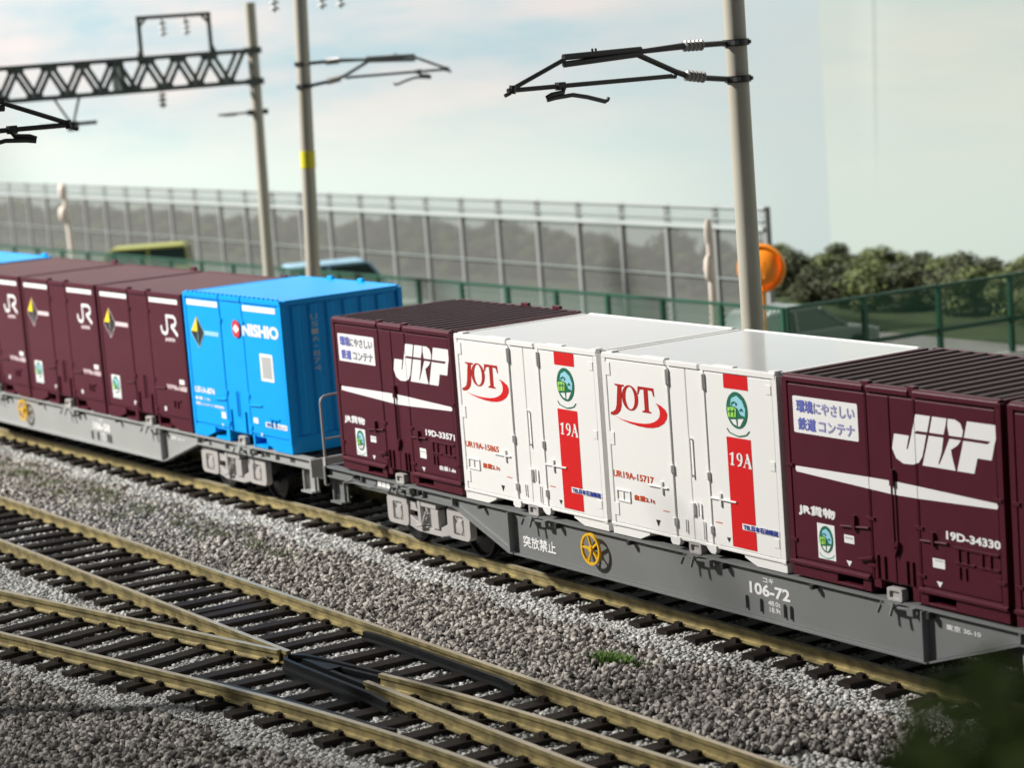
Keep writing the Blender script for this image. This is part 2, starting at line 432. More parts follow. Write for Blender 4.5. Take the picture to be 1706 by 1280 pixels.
def ground_h(x, y):
    # light grey bed under the tracks, brown gravel low between them
    m_ = np.clip((y+2.9)/0.35, 0, 1)*np.clip((-0.45-y)/0.9, 0, 1)*0.10
    return GZ + 0.045 + m_ + 0.02*np.sin(x*1.7+y*2.1)*np.sin(y*3.3-x*0.6)
def wob(x): return 0.13*np.sin(x*1.9) + 0.08*np.sin(x*4.3+1) + 0.05*np.sin(x*9.1)
def grey_zone(x, y):
    m_ = (y > -0.33 + wob(x)) & (y < 3.2)
    c = cd_y(x)
    m_ |= (y < -2.72 + wob(x+3)*0.12) & (y > np.minimum(-4.75, c-1.55 + wob(x+7)*1.0))
    m_ |= (x > 14.0 + 1.3*(y+1.9) + wob(y*2)*2.0) & (y > -2.9)
    return m_
# grey bed sheet just below the grains
GREYB = mat('pale_grey_ballast_bed', (0.36, 0.355, 0.34), 0.95, var=0.3, vscale=25, bump=0.6, bscale=30)
GAPB = mat('gravel_gap_shade', (0.018, 0.016, 0.014), 0.95, var=0.3, vscale=15)  # near-black base colour stands in for the shade between the brown stones
bed = MB(); bed.box(-45, 26, -14, 4.5, GZ, GZ+0.02); struct('ballast_bed', bed, GAPB)
GREYS = mat('salt_and_pepper_ballast', (0.47, 0.465, 0.445), 0.9, island=0.45, spec=0.2)
BRNS = mat('brown_grey_gravel', (0.30, 0.278, 0.255), 0.9, island=0.8, spec=0.2)
def scatter(x0, x1, y0, y1, dens):
    n = int((x1-x0)*(y1-y0)*dens)
    P = np.stack([rng.uniform(x0, x1, n), rng.uniform(y0, y1, n), np.full(n, -1.35)], 1)
    return P[in_view(P)]
P = scatter(-30, 22, -11, 3.0, 700); g = grey_zone(P[:,0], P[:,1])
far = np.linalg.norm(P - np.array(M.translation), axis=1)
Pg = P[g & ((far < 44) | (rng.random(len(P)) < 0.5))]
Pg[:,2] = GZ + 0.085 + 0.012*np.sin(Pg[:,0]*2.3+Pg[:,1]*3.1) + rng.uniform(-0.012, 0.02, len(Pg))
stones('grey_ballast', Pg, 0.029, GREYS, cube(), 0.33, 0.62)
P = scatter(-30, 22, -11, 3.0, 470); g = ~grey_zone(P[:,0], P[:,1])
Pb = P[g]; Pb[:,2] = ground_h(Pb[:,0], Pb[:,1]) + rng.uniform(-0.02, 0.05, len(Pb))
stones('brown_gravel', Pb, 0.031, BRNS, cube(), 0.5, 1.05)
# a flat pale sheet that fills between the grains
def bed_strip(name, fa, fb, m, z):
    xs = np.linspace(-45, 24, 180); mb = MB(); vs = []; fs = []
    for x in xs: vs += [(x, float(fa(x)), z), (x, float(fb(x)), z)]
    for i in range(len(xs)-1): fs.append((2*i, 2*i+2, 2*i+3, 2*i+1))
    k = len(vs); vs += [(p[0], p[1], p[2]-0.03) for p in vs]
    fs += [tuple(q+k for q in f[::-1]) for f in fs]
    fs += [(0,1,k+1,k)] + [(2*i, k+2*i, k+2*i+2, 2*i+2) for i in range(len(xs)-1)] + [(2*i+1, 2*i+3, k+2*i+3, k+2*i+1) for i in range(len(xs)-1)]
    mb.add(vs, fs); return struct(name, mb, m)
bed_strip('ballast_bed', lambda x: -0.30+wob(x), lambda x: 3.2, GREYB, GZ+0.08)
bed_strip('ballast_bed', lambda x: np.minimum(-4.75, cd_y(x)-1.5+wob(x+7)), lambda x: -2.65, GREYB, GZ+0.08)

# ------------------------------------------------------------------ tracks
RZ = -1.07
def rail_mesh(pts, dz=0.0, w_head=0.075, h=0.175, base=0.15):
    # I-shaped rail swept along (x, y) points
    prof = [(-w_head/2,0),(w_head/2,0),(w_head/2,-0.05),(0.014,-0.062),(0.014,-h+0.03),(base/2,-h+0.015),(base/2,-h),(-base/2,-h),(-base/2,-h+0.015),(-0.014,-h+0.03),(-0.014,-0.062),(-w_head/2,-0.05)]
    mb = MB(); n = len(prof); vs = []; fs = []
    pts = [Vector(p) for p in pts]
    for i, p in enumerate(pts):
        t = (pts[min(i+1, len(pts)-1)] - pts[max(i-1, 0)]).normalized(); nr = Vector((-t.y, t.x))
        for a, z in prof: q = p + nr*a; vs.append((q.x, q.y, RZ+dz+z))
    for i in range(len(pts)-1):
        for k in range(n): fs.append((i*n+k, i*n+(k+1) % n, (i+1)*n+(k+1) % n, (i+1)*n+k))
    fs += [tuple(range(n)), tuple(range(len(pts)*n-1, (len(pts)-1)*n-1, -1))]
    return mb.add(vs, fs)
def add_rail(pts, par):
    o = obj('rail', rail_mesh(pts), BRONZE, par, smooth=35); o.data.materials.append(RAILTOP)
    for p in o.data.polygons:
        if p.normal.z > 0.9 and p.center.z > RZ-0.01: p.material_index = 1
    return o
def curve_pts(fn, x0, x1, off, n=60):
    o = []
    for x in np.linspace(x0, x1, n):
        y = float(fn(x)); d = (float(fn(x+.01))-float(fn(x-.01)))/.02; k = math.hypot(1, d)
        o.append((x - d/k*off, y + off/k))
    return o
def sleeper_mb(half0, half1, rails, wd=0.24):
    mb = MB(); t = RZ-0.175
    hw = wd/2
    prof = [(-hw-0.012, t-0.15), (hw+0.012, t-0.15), (hw, t-0.006), (hw-0.012, t), (-hw+0.012, t), (-hw, t-0.006)]
    mb.prism(prof, 'y', half0, half1)
    for r in rails:                        # spike heads either side of the rail foot
        for s in (-1, 1): mb.box(-0.055, 0.055, r+s*0.105-0.035, r+s*0.105+0.035, t, t+0.055)
    return mb
def place_sleepers(par, protos, items):
    first = {}
    for key_, x, y, rz in items:
        if key_ not in first:
            o = obj('sleeper', protos[key_], TIE, par); first[key_] = o
        else:
            o = first[key_].copy(); C.objects.link(o); o.parent = par
        o.location = (x, y, 0); o.rotation_euler = (0, 0, rz)

def slope(fn, x): return math.atan((float(fn(x+.01))-float(fn(x-.01)))/.02)
tr = thing('railway_track', 'straight brass railed track the freight train stands on', 'track')
for s in (-1, 1): add_rail(curve_pts(main_y, -34, 24, s*G2, 90), tr)
place_sleepers(tr, {'s': sleeper_mb(-1.14, 1.14, (-G2, G2))}, [('s', x, float(main_y(x)), slope(main_y, x)+random.uniform(-.006,.006)) for x in np.arange(-30, 20, 0.62)])

t2 = thing('railway_track', 'straight brass track nearest the train, running into the points', 'track')
abf = lambda x: AB_Y + 0*np.asarray(x, float)
for s in (-1, 1): add_rail(curve_pts(abf, -26, 2.49 if s > 0 else 2.49, s*G2, 10), t2)
place_sleepers(t2, {'s': sleeper_mb(-1.14, 1.14, (-G2, G2))}, [('s', x, AB_Y, random.uniform(-.008,.008)) for x in np.arange(-25.6, 2.4, 0.62)])
t3 = thing('railway_track', 'angled brass track closest to the viewer, running into the points', 'track')
for s in (-1, 1): add_rail(curve_pts(cd_y, -10, 2.49, s*G2, 20), t3)
place_sleepers(t3, {'s': sleeper_mb(-1.14, 1.14, (-G2, G2))}, [('s', x, float(cd_y(x)), slope(cd_y, x)+random.uniform(-.008,.008)) for x in np.arange(-9.6, 2.45, 0.62)])

tp = thing('railway_points', 'set of points with black plastic frog where two brass tracks cross', 'railway points')
add_rail(curve_pts(abf, 2.5, 24, G2, 10), tp)
add_rail(curve_pts(abf, 2.5, 6.05, -G2, 6), tp)
add_rail(curve_pts(abf, 8.15, 24, -G2, 10), tp)
add_rail(curve_pts(cd_y, 2.5, 24, -G2, 60), tp)
add_rail(curve_pts(cd_y, 2.5, 6.05, G2, 20), tp)
add_rail(curve_pts(cd_y, 8.1, 24, G2, 50), tp)
obj('guard_rail', rail_mesh([(5.75, -2.93), (6.1, -2.89), (9.2, -2.89), (9.6, -2.95)], -0.05, w_head=0.06, h=0.125, base=0.10), FROGM, tp, smooth=35)
gp = curve_pts(cd_y, 5.9, 10.1, -G2+0.14, 20); gp[0] = (gp[0][0], gp[0][1]+0.05); gp[-1] = (gp[-1][0], gp[-1][1]+0.05)
obj('guard_rail', rail_mesh(gp, -0.035, w_head=0.06, h=0.14, base=0.10), FROGM, tp, smooth=35)
fr = MB(); cx_ = lambda x: float(cd_y(x))+G2
for pts in ([(6.06, cx_(6.06)), (6.25, -4.40), (6.5, -4.41), (8.6, -4.41), (9.1, -4.47)],
            [(6.06, -4.25), (6.3, -4.10), (6.6, cx_(6.6)+0.16), (7.4, cx_(7.4)+0.15), (8.6, cx_(8.6)+0.15), (9.1, cx_(9.1)+0.2)],
            curve_pts(abf, 6.9, 8.14, -G2, 4), curve_pts(cd_y, 7.0, 8.09, G2, 6)):
    m_ = rail_mesh(pts, -0.04, w_head=0.06, h=0.135, base=0.10); fr.add(m_.v, m_.f)
fr.prism([(6.45, -4.26), (7.2, -4.28), (7.2, cx_(7.2)+0.02), (6.55, -4.21)], 'z', RZ-0.17, RZ-0.03)
obj('frog', fr, FROGM, tp)
obj('frog_plate', MB().prism([(6.3, -4.55), (8.4, -4.5), (8.4, -3.85), (6.3, -4.05)], 'z', RZ-0.30, RZ-0.168), FROGM, tp)
its = []; prot = {}
for i, x in enumerate(np.arange(2.63, 23.5, 0.62)):
    c = float(cd_y(x))
    if x < 5.2:
        prot.setdefault('ab', sleeper_mb(-1.14, 1.14, (-G2, G2))); its.append(('ab', x, AB_Y, random.uniform(-.008,.008)))
        k = 'ab'; its.append((k, x, c, slope(cd_y, x)))
    else:
        prot[i] = sleeper_mb(c-1.14, AB_Y+1.14, (c-G2, c+G2, AB_Y-G2, AB_Y+G2) if not 5.9 < x < 8.3 else (c-G2, AB_Y+G2)); its.append((i, x, 0, random.uniform(-.004,.004)))
place_sleepers(tp, prot, its)

# grass clumps in the gravel
def grass(name, spots, m):
    mb = MB()
    for x, y, r, n, h in spots:
        for _ in range(n):
            a = random.uniform(0, 2*PI); d = r*math.sqrt(random.random()); px, py = x + d*math.cos(a)*1.5, y + d*math.sin(a)
            b = random.uniform(0, 2*PI); hh = h*random.uniform(.5, 1.2); l = random.uniform(.2, .9)*hh; wd = 0.008
            t = Vector((math.cos(b), math.sin(b), 0)); s = Vector((-t.y, t.x, 0))*wd; p = Vector((px, py, float(ground_h(px, py))+0.0))
            mb.add([p-s, p+s, p+t*l*.5+s*.7+Vector((0,0,hh*.7)), p+t*l*.5-s*.7+Vector((0,0,hh*.7)), p+t*l+Vector((0,0,hh))], [(0,1,2,3),(3,2,4)])
    o = mesh_obj(name, mb.v, mb.f, m, recalc=False); o['kind'] = 'stuff'; return o
GRB = mat('green_grass_fibre', (0.10, 0.20, 0.025), 0.7, island=0.5)
GRB2 = mat('dull_grass_fibre', (0.15, 0.175, 0.075), 0.7, island=0.5)
grass('grass', [(9.25, -1.22, 0.21, 1100, 0.13), (9.0, -1.3, 0.13, 200, 0.09), (9.6, -1.1, 0.2, 120, 0.08)], GRB)
grass('grass', [(-9.0+random.gauss(0,3.0), -1.25+random.gauss(0,.38), 0.24, 90, 0.12) for _ in range(46)] + [(-2.5+random.gauss(0,1.8), -1.1+random.gauss(0,.35), 0.18, 70, 0.11) for _ in range(22)] + [(7.0, -8.5, 0.3, 160, .09)], GRB2)

# ------------------------------------------------------------------ wagons
def wagon(label, loc, rz, number, marks, SILL):
    t = thing('container_wagon', label, 'flat wagon', loc, rz, 'container wagons of the train', off=(9.35, 1.225, RZ))
    X0, X1 = -0.60, 19.58
    for side in (0, 1):
        yf = lambda a, b: (a, b) if side == 0 else (2.45-b, 2.45-a)
        web = [(X0, -0.05), (X0, -0.17), (3.42, -0.17), (4.9, -0.66), (13.78, -0.66), (15.3, -0.17), (X1, -0.17), (X1, -0.05)]
        mb = MB(); mb.prism(web, 'y', *yf(0.075, 0.105))
        s = obj('side_sill', mb, SILL, t, bevel=0.004)
        fl = MB()
        fl.box(X0, X1, *yf(0.012, 0.14), -0.048, -0.012)
        low = [(X0, -0.172), (3.42, -0.172), (4.9, -0.662), (13.78, -0.662), (15.3, -0.172), (X1, -0.172)]
        for (a, b), (c, d) in zip(low, low[1:]):
            ln = math.hypot(c-a, d-b); nx, nz = (d-b)/ln*0.025, -(c-a)/ln*0.025
            fl.prism([(a, b), (c, d), (c+nx, d+nz), (a+nx, b+nz)], 'y', *yf(0.012, 0.15))
        obj('flange', fl, SILL, s)
        rb = MB()
        for x in (5.0, 13.78): rb.box(x-0.012, x+0.012, *yf(-0.03, 0.078), -0.655, -0.055)
        for x in (3.40, 15.32): rb.box(x-0.012, x+0.012, *yf(0.0, 0.078), -0.165, -0.052)
        for x in (0.55, 1.55, 2.5, 16.4, 17.3, 18.3): rb.box(x-0.01, x+0.01, *yf(0.02, 0.078), -0.165, -0.052)
        obj('stiffener', rb, SILL, s)
        if side == 0:
            # black pockets in the end sills
            pk = MB()
            for x in (0.25, 0.95, 2.05, 16.85, 17.85, 18.75): pk.box(x, x+0.16, 0.068, 0.0755, -0.155, -0.07)
            obj('pocket', pk, DARK, s)
    cf = MB(); cf.box(X0+0.05, X1-0.05, 0.95, 1.5, -0.42, -0.05)
    for x in np.arange(0.1, 19.2, 0.95): cf.box(x-0.05, x+0.05, 0.11, 2.34, -0.20, -0.055)
    cf.box(3.5, 15.2, 0.3, 2.15, -0.45, -0.25)
    obj('underframe', cf, DARK, t)
    for x in (X0, X1):
        s = -1 if x < 5 else 1
        eb = MB(); eb.box(min(x, x+s*0.07), max(x, x+s*0.07), -0.02, 2.47, -0.33, -0.02)
        obj('end_beam', eb, SILL, t, bevel=0.006)
        cp = MB(); cp.box(min(x, x+s*0.75), max(x, x+s*0.75), 1.14, 1.31, -0.34, -0.18); cp.box(min(x+s*.5, x+s*.85), max(x+s*.5, x+s*.85), 1.03, 1.42, -0.40, -0.12)
        obj('coupler', cp, WHEEL, t, bevel=0.02)
        for yy in (0.10, 2.35):
            st = MB(); xa = x - s*0.05; xb = x - s*0.42
            st.bar((xa, yy, -0.17), (xa, yy, -0.60), 0.05, 0.03); st.bar((xb, yy, -0.17), (xb, yy, -0.60), 0.05, 0.03)
            st.box(min(xa, xb), max(xa, xb), yy-0.09, yy+0.09, -0.62, -0.59)
            st.box(min(xa, xb), max(xa, xb), yy+0.05, yy+0.07, -0.59, -0.19) if yy < 1 else None
            obj('step', st, SILL, t)
    hr = MB(); x = X0-0.05
    hr.tube([(x, 0.03, -0.32), (x, 0.03, -0.05), (x, 0.03, 0.35), (x, 0.03, 1.02), (x, 0.045, 1.09), (x, 0.10, 1.13), (x, 0.2, 1.14), (x, 0.75, 1.14), (x, 0.85, 1.10), (x, 0.88, 1.02), (x, 0.88, -0.3)], 0.022, 8)
    hr.tube([(x, 0.03, 0.42), (x, 0.88, 0.42)], 0.016, 8)
    hr.box(x-0.03, x+0.05, 0.0, 0.06, -0.35, 0.12)
    obj('handrail', hr, mat('grey_handrail', (0.40, 0.40, 0.40), 0.4), t, smooth=40)
    # container lock brackets in the middle of each slot
    for k in range(5):
        for side in (0, 1):
            cx = k*3.8174 + 1.86; lb = MB(); y0 = 0.0 if side == 0 else 2.35
            lb.ring(rrect(cx-0.13, cx+0.13, -0.02, 0.14, 0.03, 2), rrect(cx-0.085, cx+0.085, 0.015, 0.10, 0.02, 2), 'y', y0, y0+0.1)
            lb.box(cx-0.10, cx+0.10, y0+0.03, y0+0.09, 0.0, 0.11)
            l = obj('lock_bracket', lb, BOGIE if side == 0 else SILL, t, bevel=0.004)
            if side == 0:
                lv = MB(); lv.bar((cx-0.16, -0.05, -0.03), (cx-0.19, -0.10, -0.16), 0.03, 0.03); lv.bar((cx+0.03, -0.05, -0.03), (cx+0.02, -0.10, -0.17), 0.03, 0.03)
                lv.box(cx-0.19, cx+0.05, -0.075, 0.01, -0.075, -0.05); lv.tube([(cx+0.02, -0.03, -0.08), (cx+0.30, -0.02, -0.07)], 0.018, 6)
                lv.box(cx+0.24, cx+0.34, -0.04, 0.02, -0.14, -0.05)
                obj('lever', lv, SILL, l)
                pd = MB(); pd.box(cx+0.55, cx+0.60, -0.03, 0.075, -0.13, -0.05); pd.box(cx-1.5, cx-1.45, -0.03, 0.075, -0.11, -0.05)
                obj('stop', pd, DARK, l)
    # bogies
    for bx in (2.46, 16.50):
        b = MB(); b.box(bx-0.3, bx+0.3, 0.3, 2.15, -0.5, -0.22)
        bo = obj('bogie', b, DARK, t)
        for side in (0, 1):
            f = MB(); y0, y1 = (0.10, 0.22) if side == 0 else (2.23, 2.35)
            for ax in (-0.92, 0.92):
                c = bx+ax
                f.ring(rrect(c-0.33, c+0.33, -0.72, -0.235, 0.10, 3), rrect(c-0.15, c+0.15, -0.66, -0.36, 0.04, 3), 'y', y0, y1)
            f.prism([(bx-0.6, -0.52), (bx-0.62, -0.70), (bx-0.35, -0.76), (bx+0.35, -0.76), (bx+0.62, -0.70), (bx+0.6, -0.52), (bx+0.4, -0.60), (bx+0.18, -0.66), (bx-0.18, -0.66), (bx-0.4, -0.60)], 'y', y0+0.02, y1-0.01)
            f.box(bx-0.62, bx-0.30, y0+0.03, y1, -0.45, -0.30) if side == 0 else None
            fo = obj('side_frame', f, BOGIE, bo, smooth=35, bevel=0.006)
            g = MB(); ym = y0-0.03 if side == 0 else y1+0.03
            for ax in (-0.92, 0.92):
                c = bx+ax
                g.lathe([(0.0, -0.04), (0.10, -0.035), (0.115, 0.0), (0.115, 0.1)], (c+0.01, y0+0.04, -0.53), 'y', 16)
                g.box(c-0.13, c+0.13, y0+0.05, y1-0.02, -0.655, -0.59); g.box(c-0.06, c+0.06, y0+0.03, y1-0.02, -0.45, -0.365)
                g.tube([(c-0.10, y0+0.03, -0.64), (c-0.04, y0+0.03, -0.44), (c-0.11, y0+0.03, -0.38)], 0.02, 6)
                g.tube([(c+0.11, y0+0.03, -0.64), (c+0.06, y0+0.03, -0.44), (c+0.12, y0+0.03, -0.38)], 0.018, 6)
            obj('axle_box', g, BOGIE, bo, smooth=40)
            k = MB()
            k.box(bx-0.26, bx+0.30, y0-0.02, y1+0.05, -0.33, -0.235); k.box(bx-0.24, bx-0.16, y0-0.03, y0+0.05, -0.66, -0.24)
            k.box(bx+0.12, bx+0.34, y0-0.01, y1, -0.64, -0.34)
            k.tube([(bx+0.02, y0-0.03, -0.40), (bx-0.10, y0-0.05, -0.62), (bx-0.28, y0-0.04, -0.66)], 0.022, 6)
            k.lathe([(0.07, 0.0), (0.075, 0.02), (0.06, 0.04), (0.075, 0.08), (0.06, 0.12), (0.075, 0.16), (0.06, 0.20), (0.07, 0.28)], (bx-0.02, y0+0.06, -0.62), 'z', 12)
            obj('bolster', k, BOGIE, bo, bevel=0.004)
        for ax in (-0.95, 0.95):
            wm = MB()
            for y in (0.46, 1.9): wm.lathe([(0.10, 0), (0.10, 0.03), (0.34, 0.05), (0.37, 0.0), (0.41, 0.0), (0.41, 0.10), (0.44, 0.105), (0.44, 0.135), (0.10, 0.135)] if y < 1 else [(0.10, 0), (0.44, 0), (0.44, 0.03), (0.41, 0.035), (0.41, 0.13), (0.37, 0.13), (0.34, 0.09), (0.10, 0.09)], (bx+ax, y, RZ+0.42), 'y', 32)
            wm.cyl((bx+ax, 0.2, RZ+0.42), (bx+ax, 2.25, RZ+0.42), 0.07)
            obj('wheelset', wm, WHEEL, bo, smooth=35)
    # handbrake wheel
    hx, hz, R = 7.12, -0.295, 0.21; hw = MB(); yb = -0.03
    for k in range(28):
        a0, a1 = 2*PI*k/28, 2*PI*(k+1)/28
        hw.bar((hx+R*math.cos(a0), yb, hz+R*math.sin(a0)), (hx+R*math.cos(a1), yb, hz+R*math.sin(a1)), 0.034, 0.034)
    for k in range(5):
        a = PI/2+0.25 + k*2*PI/5
        hw.bar((hx, yb+0.02, hz), (hx+R*math.cos(a), yb, hz+R*math.sin(a)), 0.028, 0.028)
    hw.lathe([(0.04, -0.03), (0.045, 0.0), (0.04, 0.02)], (hx, yb+0.01, hz), 'y', 12)
    h = obj('handbrake_wheel', hw, YELLOW, t)
    obj('shaft', MB().cyl((hx, yb+0.02, hz), (hx, 0.08, hz), 0.028), DARK, h)
    # lettering on the near sill
    F = Face((0, 0.0745, 0), (1,0,0), (0,0,1), (0,-1,0))
    lt = MB()
    if marks: lt = merge(F.text('突放禁止', (5.24, 6.08, -0.545, -0.375), fat=0.005), F.text('車票', (14.05, 14.2, -0.27, -0.20), 0.01) if False else MB())
    n1, n2 = number
    obj('number', merge(F.text('コキ', (10.78, 10.99, -0.205, -0.135), 0.02), F.text(n1+'-'+n2, (10.50, 11.30, -0.385, -0.225), 0.032), F.text('48.0t\n18.9t', (10.86, 11.10, -0.57, -0.42), 0.012)), LETW, t)
    lt2 = F.text('東京 30-10', (14.08, 14.64, -0.235, -0.165), 0.015); obj('lettering', lt2, LETW, t)
    if marks: obj('lettering', lt, LETW, t)
    # card clips beside the number and the white check table at the end
    cl = MB()
    for a, b in ((10.42, 10.44), (10.71, 10.73), (11.18, 11.195), (11.30, 11.32)): cl.box(a, b, 0.04, 0.075, -0.59, -0.42)
    obj('card_clip', cl, SILL, t)
    q = MB(); F2 = Face((0, 0.06, 0), (1,0,0), (0,0,1), (0,-1,0))
    if marks:
        for i in range(3):
            for j in range(2): q = merge(q, F2.polys([rect(1.03+i*0.135, 1.15+i*0.135, -0.165+j*0.06, -0.112+j*0.06)]))
        obj('white_table', q, LETW, t)
        obj('hose', MB().tube([(0.3, 0.0, -0.14), (0.0, -0.02, -0.22), (0.3, -0.0, -0.19), (0.9, 0.02, -0.2), (1.0, 0.03, -0.15)], 0.014, 6), SILL, t)
    else:
        for i in range(3): q = merge(q, F2.polys([rect(17.45+i*0.11, 17.54+i*0.11, -0.16, -0.06)]))
        obj('white_table', q, LETW, t)
    return t

TH = 0.02393; B1 = Vector((-2.23981, 0.23641, -0.05))
def w1pos(lx, y, z):
    return (B1.x + lx*math.cos(TH) - y*math.sin(TH), B1.y + lx*math.sin(TH) + y*math.cos(TH), B1.z + z)
wagon('grey flat wagon numbered 106-72 carrying the two white containers', (9.35, 1.225, RZ), 0, ('106', '72'), True, SILL)
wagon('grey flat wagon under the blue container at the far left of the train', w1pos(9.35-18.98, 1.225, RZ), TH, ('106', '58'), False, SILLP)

# ------------------------------------------------------------------ containers
L_, W_ = 3.715, 2.45
FF = lambda y=0.0: Face((0, y, 0), (1,0,0), (0,0,1), (0,-1,0))

def eco_mark(par, F, u0, u1, v0, v1, frame=True):
    du, dv = u1-u0, v1-v0; P = lambda a, b: (u0+a*du, v0+b*dv)
    if frame: s = obj('environment_sticker', F.polys([rect(u0, u1, v0, v1)], 0.003), LETW, par)
    else: s = par
    cx, cy = P(0.5, 0.57); rx, ry = du*0.40, dv*0.38
    e = obj('oval_emblem', F.polys([ell(cx, cy, rx, ry, 32)], 0.006), GREEND, s)
    e2 = s
    obj('emblem_sky', F.polys([[(cx-rx*.45, cy+ry*.62), (cx+rx*.05, cy+ry*.80), (cx+rx*.55, cy+ry*.55), (cx+rx*.82, cy+ry*.1), (cx+rx*.75, cy-ry*.3), (cx+rx*.35, cy-ry*.22), (cx+rx*.1, cy+ry*.1), (cx-rx*.3, cy+ry*.2), (cx-rx*.6, cy+ry*.25)]], 0.009), SKYB, e2)
    obj('emblem_train', F.polys([[(cx-rx*.82, cy-ry*.42), (cx-rx*.1, cy-ry*.38), (cx-rx*.05, cy+ry*.06), (cx-rx*.35, cy+ry*.16), (cx-rx*.86, cy+ry*.10)]], 0.012), LIME, e2)
    obj('emblem_base', F.polys([[(cx-rx*.62, cy-ry*.55), (cx-rx*.12, cy-ry*.50), (cx-rx*.05, cy-ry*.85), (cx-rx*.35, cy-ry*.78)], [(cx+rx*.08, cy-ry*.48), (cx+rx*.62, cy-ry*.42), (cx+rx*.25, cy-ry*.86), (cx+rx*.05, cy-ry*.88)]], 0.009), LETW, e2)
    det = [F.ribbon([(cx-rx*.78, cy-ry*.12), (cx-rx*.14, cy-ry*.06)], rx*0.09, 0.0135), F.ribbon([(cx-rx*.62, cy-ry*.36), (cx-rx*.58, cy+ry*.08)], rx*0.08, 0.014), F.ribbon([(cx-rx*.28, cy-ry*.35), (cx-rx*.26, cy+ry*.08)], rx*0.08, 0.0145),
           F.ribbon([(cx-rx*.5, cy+ry*.30), (cx-rx*.2, cy+ry*.44), (cx+rx*.02, cy+ry*.36), (cx-rx*.05, cy+ry*.24)], rx*0.10, 0.0135), F.ribbon([(cx+rx*.30, cy-ry*.02), (cx+rx*.46, cy+ry*.10), (cx+rx*.60, cy-ry*.02)], rx*0.10, 0.0135)]
    obj('emblem_detail', merge(*det), GREEND, e2)
    # ribbon under the oval
    pts = [P(0.08, 0.17), P(0.16, 0.09), P(0.34, 0.055), P(0.5, 0.03), P(0.66, 0.05), P(0.82, 0.085), P(0.93, 0.17)]
    obj('emblem_ribbon', F.ribbon(pts, dv*0.025, 0.006), TEAL if frame else GREEND, e2)

def body_common(t, H, bm, rm, zb=0.15, roof='flat', wcol=None):
    """closed steel box: walls, roof, posts, rails; doors are separate leaves on the near side"""
    b = obj('body', MB().box(0.05, L_-0.05, 0.035, W_-0.035, zb-0.02, H-0.05), bm, t, bevel=0.008)
    p = MB()
    for x in (0.0, L_-0.09):
        for y in (0.005, W_-0.095): p.box(x, x+0.09, y, y+0.09, 0.0 if y > 1 else zb-0.03, H-0.035)
    obj('corner_post', p, bm, t, bevel=0.008)
    r = MB(); r.box(0.092, L_-0.092, W_-0.06, W_-0.005, H-0.09, H-0.002)
    for x in (0.005, L_-0.065): r.box(x, x+0.06, 0.1, W_-0.1, H-0.09, H-0.004)
    for x in (0.005, L_-0.065): r.box(x, x+0.06, 0.1, W_-0.1, zb-0.04, zb+0.08)
    obj('frame_rail', r, bm, t, bevel=0.006)
    return b

def roof_ribbed(t, H, m, n=14):
    mb = MB(); prof = []
    x0, x1 = 0.1, L_-0.1; p = (x1-x0)/n
    for i in range(n):
        a = x0 + i*p
        prof += [(a, H-0.05), (a+p*.45, H-0.05), (a+p*.55, H+0.004), (a+p*.9, H+0.004)]
    prof += [(x1, H-0.05), (x1, H-0.09), (x0, H-0.09)]
    mb.prism(prof, 'y', 0.09, W_-0.075)
    obj('roof', mb, m, t)
def roof_flat(t, H, m):
    mb = MB(); mb.box(0.068, L_-0.068, 0.085, W_-0.062, H-0.08, H-0.012)
    obj('roof', mb, m, t, bevel=0.012)

def door_leaf(t, name, u0, u1, v0, v1, m, y=0.012, fold=None):
    mb = MB(); mb.box(u0, u1, y, y+0.04, v0, v1)
    return obj(name, mb, m, t, bevel=0.010)

def skid(poly, m, t, pocket=None):
    mb = MB(); mb.prism(poly, 'y', 0.02, W_-0.02)
    return obj('skid', mb, m, t, bevel=0.006)

